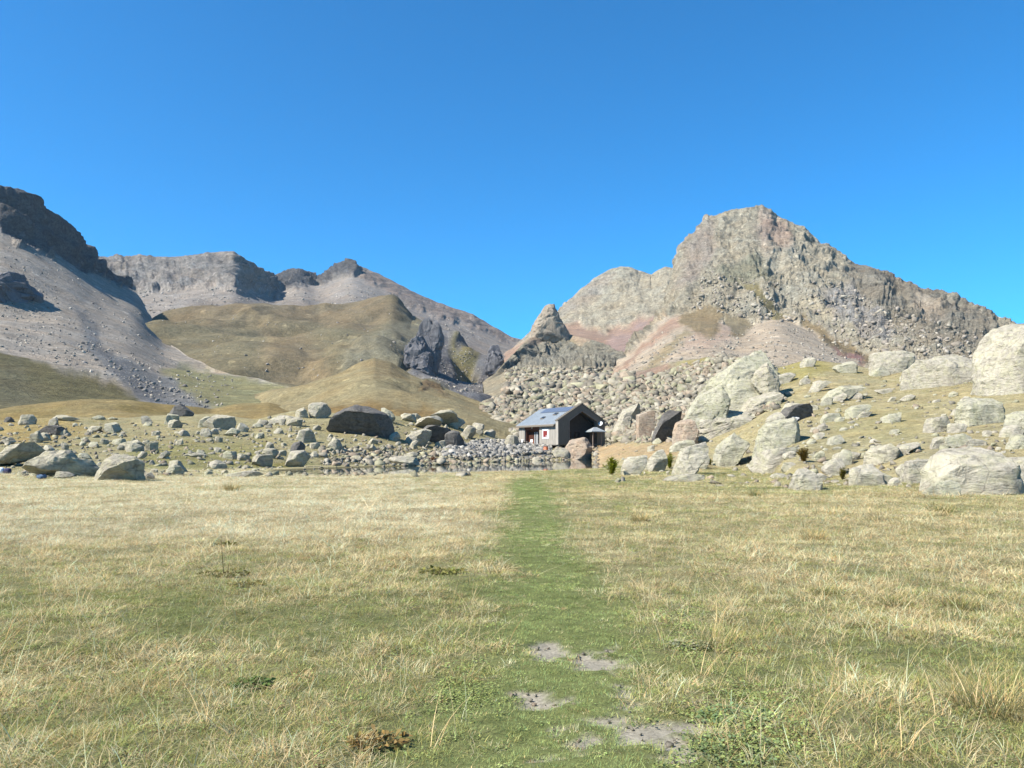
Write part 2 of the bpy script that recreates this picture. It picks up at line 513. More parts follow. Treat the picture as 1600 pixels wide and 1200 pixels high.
sheet('hind_peak', [
    [(760,565,1300),(800,545,1300),(830,520,1320),(870,490,1340),(885,475,1350),(905,455,1360),(930,435,1380),(955,420,1400),(970,416,1400),(985,418,1390),(1010,427,1370),(1018,430,1365),(1025,424,1350),(1040,417,1340),(1055,420,1330),(1075,430,1320),(1120,440,1320)],
    [(760,580,1080),(830,537,1150),(880,512,1190),(930,515,1170),(960,520,1130),(1000,505,1120),(1030,490,1120),(1120,490,1120)],
    [(760,615,680),(850,590,680),(950,585,660),(1000,570,660),(1120,550,680)]],
    760, 1120, 280, (60, 40), C_ROCK,
    [([(760,560),(860,515),(900,505),(945,520),(1000,500),(1040,485),(1130,480),(1130,620),(760,620)], C_REDS, 0.2, 6),
     ([(930,545),(1000,505),(1040,500),(1000,560)], alb(186,162,150), 0.15, 6),
     ([(860,500),(930,440),(960,425),(950,450),(900,490)], alb(180,170,152, g=1.5), 0.9, 8)],
    12, 60, 1.7, seed=53, rock0=0.9, gully=(2.2, 22), crest_keep=0.3)

sheet('rock_dome', [
    [(755,600,580),(775,582,600),(790,565,640),(815,540,680),(828,529,700),(850,523,720),(885,522,720),(920,530,700),(950,540,680),(975,555,650),(1000,575,600),(1040,592,560)],
    [(755,606,560),(775,592,590),(800,572,640),(820,566,665),(850,563,690),(900,560,690),(950,563,650),(990,580,590),(1040,597,540)],
    [(755,640,360),(850,622,360),(930,618,360),(1040,612,360)]],
    755, 1040, 260, (34, 40), alb(182,170,142),
    [([(780,575),(820,540),(940,538),(985,560),(960,578),(860,575)], alb(164,158,140, g=1.5), 1.0, 4),
     ([(820,545),(830,520),(890,515),(960,530),(960,545),(890,530)], alb(200,178,152), 0.5, 5),
     ([(800,590),(880,588),(900,615),(800,625)], alb(172,154,108), 0.2, 8),
     ([(925,595),(985,570),(1030,590),(960,620)], alb(186,166,124), 0.2, 8)],
    10, 36, 0.9, seed=61, rock0=0.3, near=True)

sheet('right_peak', [
    [(930,585,560),(960,562,650),(1000,530,720),(1035,490,850),(1050,455,950),(1058,440,970),(1063,410,980),(1068,385,985),(1075,375,990),(1090,360,1000),(1105,340,1010),(1120,335,1010),(1150,327,1010),(1165,325,1010),(1195,327,1000),(1215,340,990),(1245,355,970),(1270,370,950),(1290,385,930),(1320,402,910),(1345,415,890),(1360,416,880),(1400,437,850),(1440,452,820),(1480,465,790),(1530,485,760),(1560,498,740),(1600,515,700),(1750,560,650),(1900,590,600)],
    [(930,595,520),(960,570,600),(1000,545,650),(1035,512,700),(1058,495,735),(1090,495,730),(1130,500,710),(1160,515,690),(1190,505,700),(1215,492,715),(1240,508,700),(1280,525,670),(1330,550,610),(1400,575,530),(1500,585,480),(1600,595,450),(1900,620,400)],
    [(930,615,330),(1050,600,320),(1150,600,310),(1250,590,310),(1350,600,300),(1500,630,290),(1900,650,290)]],
    930, 1900, 760, (130, 46), C_ROCK,
    [([(930,620),(955,570),(1000,535),(1040,495),(1080,500),(1110,525),(1125,540),(1150,522),(1215,487),(1245,505),(1300,535),(1350,562),(1350,620)], C_PINKS, 0.12, 5),
     ([(940,600),(1000,545),(1045,495),(1075,497),(1040,520),(980,575)], C_REDS, 0.15, 5),
     ([(1095,500),(1160,515),(1130,540),(1090,548),(1060,545)], alb(206,182,158,g=2.15), 0.1, 8),
     ([(1060,500),(1090,478),(1135,480),(1125,505),(1112,530),(1098,525)], alb(170,152,118), 0.3, 4),
     ([(1130,485),(1165,500),(1180,508),(1160,530),(1143,525)], alb(164,150,120), 0.3, 4),
     ([(985,590),(1030,550),(1070,512),(1080,520),(1040,560),(1010,595)], alb(184,168,134), 0.15, 5),
     ([(1238,488),(1290,515),(1340,545),(1400,575),(1420,590),(1330,562),(1255,512)], alb(168,150,116), 0.5, 4),
     ([(1300,540),(1345,560),(1350,570),(1320,558)], alb(190,150,136), 0.2, 3),
     ([(1300,420),(1380,440),(1540,490),(1560,540),(1480,560),(1400,510),(1330,460)], alb(168,160,142, g=1.7), 1.0, 16),
     ([(1160,440),(1180,450),(1232,495),(1215,500),(1170,464)], alb(172,160,118), 0.6, 3),
     ([(1270,470),(1330,450),(1400,520),(1380,562),(1300,522)], alb(172,167,158, g=1.5), 1.0, 8),
     ([(1185,335),(1225,350),(1240,400),(1200,410),(1180,370)], alb(186,166,148, g=1.5), 1.0, 10),
     ([(1330,405),(1400,438),(1560,498),(1540,505),(1400,452),(1335,425)], alb(146,138,122, g=1.5), 1.0, 5),
     ([(1075,380),(1110,345),(1120,400),(1090,450),(1065,460)], alb(176,164,148, g=1.5), 1.0, 9),
     ([(1240,470),(1290,480),(1350,530),(1400,560),(1370,570),(1300,520)], alb(198,188,162, g=1.75), 0.8, 5),
     ([(1420,460),(1470,480),(1480,510),(1440,510)], alb(192,178,156, g=1.7), 0.9, 6),
     ([(1120,430),(1180,400),(1230,430),(1210,440),(1140,450)], alb(160,156,132, g=1.5), 1.0, 8),
     ([(1200,380),(1250,400),(1290,470),(1240,470),(1190,420)], alb(190,182,160, g=1.5), 1.0, 14)],
    12, 58, 1.15, seed=71, rock0=1.0, gully=(4.0, 36), soft_amp=5, soft_wav=60, flow=(-0.05, -0.85, -0.5), crest_keep=0.45, su=16)

sheet('rear_hill', [
    [(-300,645,215),(-100,640,218),(0,636,220),(60,630,225),(130,622,230),(200,624,230),(260,632,230),(330,640,230),(370,632,240),(420,628,250),(460,638,250),(540,648,240),(640,655,230),(720,662,220)],
    [(-300,690,140),(0,690,140),(300,690,145),(500,690,150),(720,690,165)]],
    -300, 720, 420, (40,), alb(176,156,106),
    [([(-320,640),(0,640),(100,640),(60,660),(-320,665)], alb(172,152,98), 0.1, 8),
     ([(180,630),(250,630),(330,640),(300,650),(200,645)], alb(160,142,90), 0.1, 6)],
    3.0, 22, 0.5, seed=81, rock0=0.08, soft_amp=3.0, soft_wav=30)

sheet('moraine', [
    [(690,648,290),(750,630,300),(800,610,320),(850,604,330),(950,592,330),(1000,580,300),(1050,566,280),(1100,560,240),(1150,556,205),(1220,572,180),(1300,585,170)],
    [(690,672,215),(760,655,215),(850,640,220),(950,630,215),(1050,615,190),(1150,610,150),(1300,615,130)],
    [(690,695,165),(800,697,168),(900,697,168),(960,696,160),(1000,694,138),(1060,695,118),(1120,690,105),(1300,680,90)]],
    690, 1300, 380, (60, 60), alb(205,194,162),
    [([(690,640),(745,628),(760,650),(830,680),(690,700)], C_TAN, 0.1, 8),
     ([(985,590),(1030,565),(1060,570),(1045,600),(1000,610)], alb(188,162,140), 0.4, 6),
     ([(1050,575),(1110,560),(1120,590),(1060,600)], alb(190,176,118), 0.3, 8)],
    5, 16, 0.45, seed=91, rock0=0.6, near=True)

BASE_J = [(-300,757),(-100,752),(0,750),(150,750),(250,748),(340,745),(400,741),(430,738),(480,735),(560,732),(640,730),(700,728),(740,726),(800,724),(880,721),(950,720)]
BASE_J = [(a, b, ground_D(a, b, -0.35)) for a, b in BASE_J]
sheet('rocky_bench', [
    [(-300,660,110),(0,657,115),(100,652,120),(200,652,125),(262,648,130),(330,646,135),(400,656,130),(460,642,135),(600,648,140),(700,657,150),(750,669,158),(800,692,166),(870,696,168),(950,694,168)],
    [(-300,702,74),(0,700,75),(150,700,78),(300,700,82),(400,697,90),(500,697,95),(600,697,102),(700,695,124),(750,694,134),(800,698,140),(870,701,140),(950,703,140)],
    BASE_J], -300, 950, 520, (56, 56), alb(200,188,142),
    [([(-320,655),(0,655),(120,652),(150,672),(60,690),(-320,700)], alb(204,180,120), 0.1, 8),
     ([(200,690),(420,690),(420,735),(300,742),(200,730)], alb(176,170,114), 0.1, 10),
     ([(690,690),(760,688),(860,692),(860,714),(760,718),(690,716)], alb(196,193,184), 0.6, 3),
     ([(400,728),(700,722),(700,740),(400,742)], alb(168,162,100), 0.1, 4)],
    1.5, 9, 0.22, seed=101, rock0=0.22, near=True)

BASE_H = [(925,722),(945,730),(960,742),(1010,743),(1060,746),(1120,741),(1180,741),(1240,760),(1300,757),(1380,761),(1440,771),(1600,773),(1900,776)]
BASE_H = [(a, b, ground_D(a, b, -0.3)) for a, b in BASE_H]
sheet('boulder_slope', [
    [(925,697,160),(960,692,150),(1000,684,132),(1060,672,120),(1130,640,114),(1180,600,120),(1210,577,125),(1260,561,125),(1330,569,115),(1380,580,105),(1480,575,95),(1600,560,90),(1900,540,80)],
    [(925,703,142),(960,703,125),(1000,694,104),(1060,692,92),(1120,682,82),(1200,662,74),(1300,660,66),(1450,660,60),(1600,655,55),(1900,650,50)],
    BASE_H], 925, 1900, 460, (70, 60), C_GRASSR,
    [([(925,690),(1060,690),(1060,712),(960,722),(925,722)], alb(218,190,146), 0.1, 6),
     ([(1200,560),(1280,552),(1300,580),(1240,600),(1200,600)], alb(192,180,118), 0.1, 8),
     ([(1300,640),(1440,640),(1440,690),(1300,690)], alb(200,188,138), 0.1, 14),
     ([(1180,735),(1300,745),(1440,760),(1900,765),(1900,780),(1100,780)], alb(172,166,98), 0.1, 8)],
    1.3, 8, 0.2, seed=111, rock0=0.22, near=True)

# ------------------------------------------------------------------ meadow, tarn, valley floor
LAKE_Z = -0.10
near_shore = [(408,741),(450,744),(520,745),(590,744),(660,742),(760,739),(830,738),(850,737.5),(890,735),(935,733),(950,729)]
far_shore = [(955,717.5),(880,718),(800,720.5),(740,723),(700,726),(640,728),(560,730),(480,733),(425,736)]
lake_poly = []
for a, b in near_shore + far_shore:
    D = ground_D(a, b, LAKE_Z)
    x, y, z = pix(a, b, D)
    lake_poly.append((float(x), float(y)))

PATH_Y = [750, 800, 900, 1000, 1100, 1200, 1400]
PATH_X = [822, 828, 850, 878, 900, 925, 970]
PATH_W = [34, 60, 100, 150, 205, 275, 400]
SOIL = [(852,1018,24,14),(935,1036,40,10),(905,1028,16,5),(945,1016,14,4),(832,1085,26,7),(846,1098,24,9),(978,1092,16,11),(965,1075,12,5),(975,1111,22,5),(955,1130,34,8),(1010,1152,42,13),(1045,1175,34,8),(1090,1146,36,14),(918,1158,16,8),(905,1172,18,9),(880,1140,20,5),(1065,1196,30,6),(858,1194,14,6),(800,1080,12,4),(890,1098,8,4),(990,1165,30,7)]

def meadow_zone(x, y):
    """straw fraction, path fraction, bare-soil fraction, herb fraction at ground points"""
    px, py = unpix(x, y, np.zeros_like(x))
    W = np.stack([x, y, np.zeros_like(x)], 1)
    n1 = fbm(W / 1.4, 4, 301, 0.55); n2 = fbm(W / 6.0 + 5, 3, 302); n3 = fbm(W / 0.45, 3, 303)
    pc = np.interp(py, PATH_Y, PATH_X) + 0.3 * np.interp(py, PATH_Y, PATH_W) * fbm(np.stack([y / 3.0, 0 * y + 4.2, 0 * y], 1), 2, 306) * 2; pw = np.interp(py, PATH_Y, PATH_W)
    path = 1 - sstep(0.2, 1.3, np.abs(px - pc) / pw + 0.6 * n1)
    path *= sstep(738, 755, py)
    # straw
    left = px < pc
    s = np.where(left, np.interp(py + 60 * n2, [740, 760, 830, 870, 930, 1200], [0.75, 0.97, 0.95, 0.58, 0.32, 0.25]),
                 np.interp(py + 60 * n2, [740, 765, 800, 860, 930, 1000, 1200], [0.30, 0.45, 0.66, 0.66, 0.46, 0.27, 0.20]))
    s = s + 0.75 * n1 + 0.4 * n2
    s = np.clip(s, 0, 1) * (1 - 0.85 * path)
    soil = np.zeros_like(x)
    jx = px + 44 * fbm(W / 0.16, 3, 304); jy = py + 19 * fbm(W / 0.16 + 9, 3, 305)
    for a, b, rx, ry in SOIL:
        soil = np.maximum(soil, 1 - sstep(0.75, 1.1, np.sqrt(((jx - a) / (1.25 * rx)) ** 2 + ((jy - b) / (1.25 * ry)) ** 2)))
    herb = np.zeros_like(x)
    for a, b, rx, ry in [(1160,1130,110,60),(1075,1010,40,35),(1130,1180,120,50),(1060,960,40,25),(720,1090,70,40)]:
        herb = np.maximum(herb, 1 - sstep(0.5, 1.2, np.sqrt(((px - a) / rx) ** 2 + ((py - b) / ry) ** 2) + 0.5 * n3))
    return s, path, soil, herb, px, py, n1, n2, n3

def meadow_z(x, y):
    W = np.stack([x, y, np.zeros_like(x)], 1)
    z = 0.05 * fbm(W / 0.8, 3, 310) + 0.16 * fbm(W / 5.0, 2, 311)
    lp = poly_sdf(x, y, lake_poly)
    z = z * sstep(-0.5, -4.0, lp) + 0.0
    z = z - 1.4 * sstep(-0.4, 4.0, lp)
    return z

def axis(stops):
    out = []
    for a, b, st in stops:
        out.append(np.arange(a, b, st))
    return np.unique(np.concatenate(out))
xs_pos = axis([(0, 5, 0.06), (5, 14, 0.2), (14, 60, 0.6), (60, 161, 4)])
xs = np.unique(np.concatenate([-xs_pos, xs_pos]))
ys = axis([(-40, 3, 3), (3, 9, 0.05), (9, 20, 0.14), (20, 60, 0.4), (60, 180, 1.0)])
X, Y = np.meshgrid(xs, ys)
fx, fy = X.ravel(), Y.ravel()
s, path, soil, herb, ppx, ppy, n1, n2, n3 = meadow_zone(fx, np.maximum(fy, 2.5))
mz = meadow_z(fx, fy) - 0.022 * soil
c_green = np.array(alb(140, 146, 92)); c_straw = np.array(alb(212, 196, 152)); c_soil = np.array(alb(196, 187, 166)); c_path = np.array(alb(152, 160, 98))
far = sstep(14, 30, fy)[:, None]
mc = c_green * (1 - s[:, None]) + c_straw * s[:, None]
mc = mc * (1 - path[:, None]) + c_path * path[:, None]
mc = mc * (0.8 + 0.2 * far)                                # thatch between the blades is a darker litter
mc = mc * (1 - soil[:, None]) + c_soil * soil[:, None]
lp = poly_sdf(fx, fy, lake_poly)
mud = sstep(-0.8, 0.4, lp)[:, None]
mc = mc * (1 - mud) + np.array(alb(120, 112, 78)) * mud
t = MT('meadow_ground', 0.95, 0.1)
c = t.coord('Object')
n_f = t.noise(c, 38, 5, 0.7); n_m = t.noise(c, 5.5, 4, 0.6)
a = t.mix(t.attr('col').outputs['Color'], t.ramp(n_f, [(0.28, 0.55), (0.5, 1.0), (0.72, 1.4)]), 1.0, 'MULTIPLY')
a = t.mix(a, t.ramp(n_m, [(0.3, 0.82), (0.7, 1.18)]), 1.0, 'MULTIPLY')
meadow_m = t.done(a, t.bump(n_f, 0.5, 0.02))
MV = np.stack([fx, fy, mz], 1)
meadow = add_obj('meadow', np_mesh('meadow', MV, grid_faces(len(xs), len(ys)), meadow_m, True, {'col': mc}))
tag(meadow, kind='structure')
NEAR_POLYS.append((MV, grid_faces(len(xs), len(ys))))

t = MT('tarn_water', 0.03, 0.5)
t.b.inputs['IOR'].default_value = 1.33
c = t.scale(t.coord('Object'), (1, 0.4, 1))
water_m = t.done((0.045, 0.05, 0.035), t.bump(t.noise(c, 0.9, 3), 0.03, 0.05))
lv = []
lxs = np.linspace(-48, 34, 60); lys = np.linspace(46, 150, 70)
LX, LY = np.meshgrid(lxs, lys)
lake = add_obj('tarn', np_mesh('tarn', np.stack([LX.ravel(), LY.ravel(), np.full(LX.size, LAKE_Z)], 1), grid_faces(60, 70), water_m))
tag(lake, 'shallow still tarn reflecting the stones of its far shore', None, None, 'structure')

fl = plain_mat('valley_floor_ground', alb(170, 155, 110), 0.95, 0.1, 0.15, 0.02)
ang = np.linspace(0, 2 * math.pi, 97)[:-1]
rad = [1, 60, 200, 800, 2000, 3400]
V = [(r * math.cos(a), r * math.sin(a), -4.0) for r in rad for a in ang]
F = [(i * 96 + j, i * 96 + (j + 1) % 96, (i + 1) * 96 + (j + 1) % 96, (i + 1) * 96 + j) for i in range(len(rad) - 1) for j in range(96)]
tag(add_obj('valley_floor', np_mesh('valley_floor', V, F, fl)), kind='structure')

# ------------------------------------------------------------------ boulders
_v, _f, _o = [], [], 0
for V, F in NEAR_POLYS:
    _v.append(V); _f.append(F + _o); _o += len(V)
_V = np.concatenate(_v); _F = np.concatenate(_f)
BVH = BVHTree.FromPolygons(_V.tolist(), _F.tolist())

def hit(px, py):
    x, y, z = pix(px, py, 1.0)
    d = Vector((float(x), float(y), float(z) - EYE)).normalized()
    loc, n, i, dist = BVH.ray_cast(Vector((0, 0, EYE)), d, 2000)
    return loc

def ground_z(x, y, top=80.0):
    loc, n, i, d = BVH.ray_cast(Vector((x, y, top)), Vector((0, 0, -1)), 300)
    return loc.z if loc else 0.0

ICO = {}
def ico(sub):
    if sub not in ICO:
        bm = bmesh.new()
        bmesh.ops.create_icosphere(bm, subdivisions=sub, radius=1.0)
        V = np.array([v.co[:] for v in bm.verts]); F = np.array([[v.index for v in f.verts] for f in bm.faces])
        bm.free(); ICO[sub] = (V, F)
    return ICO[sub]

def rock_shape(sub, outline, depth, seed, cuts=9, rough=0.10, round_=0.6, planes=(), lit=False):
    """outline: points (x, z) in metres round the origin, seen from the front; depth: half thickness front to back"""
    V, F = ico(sub)
    r = np.random.default_rng(seed)
    ol = np.asarray(outline, float)
    c = (ol.max(0) + ol.min(0)) / 2
    q = ol - c
    # resample the outline by angle
    seg_a, seg_r = [], []
    for i in range(len(q)):
        a, b = q[i - 1], q[i]
        for k in np.linspace(0, 1, 12)[:-1]:
            p = a * (1 - k) + b * k
            seg_a.append(math.atan2(p[1], p[0])); seg_r.append(np.hypot(*p))
    o = np.argsort(seg_a); sa = np.array(seg_a)[o]; sr = np.array(seg_r)[o]
    sa = np.concatenate([sa - 2 * math.pi, sa, sa + 2 * math.pi]); sr = np.tile(sr, 3)
    th = np.arctan2(V[:, 2], V[:, 0])
    rt = np.interp(th, sa, sr)
    s = np.hypot(V[:, 0], V[:, 2])
    g = s ** round_
    h = np.sign(V[:, 1]) * np.abs(V[:, 1]) ** round_
    size = np.array([q[:, 0].ptp() / 2 if hasattr(q[:, 0], 'ptp') else np.ptp(q[:, 0]) / 2, depth, np.ptp(q[:, 1]) / 2])
    P = np.stack([rt * g * np.cos(th), depth * h, rt * g * np.sin(th)], 1)
    Q = P / size
    for n, k_ in planes:
        n = np.array(n, float); n /= np.linalg.norm(n)
        e = Q @ n - np.abs(Q @ n).max() * k_
        Q -= np.outer(np.maximum(e, 0) * 0.97, n)
    for _ in range(cuts):
        n = r.normal(size=3)
        n[1] = -abs(n[1]) * 1.3 if r.random() < 0.75 else n[1]
        n[2] = abs(n[2]) if r.random() < 0.8 else n[2]
        if lit:
            n[2] = abs(n[2])
            if n[0] > 0.2: n[0] *= -1
        n /= np.linalg.norm(n)
        lim = np.abs(Q @ n).max() * (r.uniform(0.38, 0.72) if _ < cuts * 0.4 else r.uniform(0.55, 0.92))
        e = Q @ n - lim
        Q -= np.outer(np.maximum(e, 0) * 0.985, n)
    P = Q * size
    m = min(size)
    nn = P / (np.linalg.norm(P, axis=1, keepdims=True) + 1e-9)
    sc = P / (m * 1.1) + seed * 1.37
    d = rough * m * (1.9 * fbm(sc * 0.9, 6, seed, 0.62) + 0.8 * fbm(sc * np.array([1, 1, 2.4]) * 1.3, 4, seed + 9, 0.6, True))
    P = P + nn * d[:, None]
    for k_, (lo, hi) in ((0, (q[:, 0].min(), q[:, 0].max())), (2, (q[:, 1].min(), q[:, 1].max()))):
        a_, b_ = P[:, k_].min(), P[:, k_].max()
        P[:, k_] = lo + (P[:, k_] - a_) * (hi - lo) / (b_ - a_)
    return P + np.array([c[0], 0, c[1]]), F

BOULDERS = []           # (label noun phrase, centre px, centre py)

def put_boulder(name, outline_px, mat, label, cat='boulder', group=None, D=None, depth=0.85, sub=4, seed=None, cuts=20,
                rough=0.10, bury=0.14, parent=None, round_=0.6, base=None, planes=(), dD=0.0, lit=False):
    ol = np.array(outline_px, float)
    cx = (ol[:, 0].max() + ol[:, 0].min()) / 2; by = ol[:, 1].max() if base is None else base
    if D is None:
        h = hit(cx, by)
        D = h.y if h else 120.0
    seed = seed if seed is not None else int(cx * 13 + by * 7) % 9973
    w = np.ptp(ol[:, 0]) / FPX * D; hh = np.ptp(ol[:, 1]) / FPX * D
    dep = depth * 0.5 * max(min(w, hh * 1.6), 0.35 * w)
    Dc = D + dep * 0.55 + dD
    x, y, z = pix(ol[:, 0], ol[:, 1], Dc)
    x0 = (x.max() + x.min()) / 2; z0 = z.min()
    loc = Vector((x0, Dc, z0))
    O = np.stack([x - x0, z - z0], 1)
    low = O[:, 1] < np.ptp(O[:, 1]) * 0.25
    O[low, 1] -= bury * np.ptp(O[:, 1])
    P, F = rock_shape(sub, O, dep, seed, cuts, rough, round_, planes, lit)
    me = np_mesh(name, P, F, ROCK[mat])
    me.set_sharp_from_angle(angle=R(26))
    if parent is not None:
        return add_obj(name, me, parent, loc - parent.location)
    o = add_obj(name, me, None, loc)
    if label: tag(o, label, cat, group)
    BOULDERS.append((o, cx, (ol[:, 1].min() + by) / 2, w))
    return o

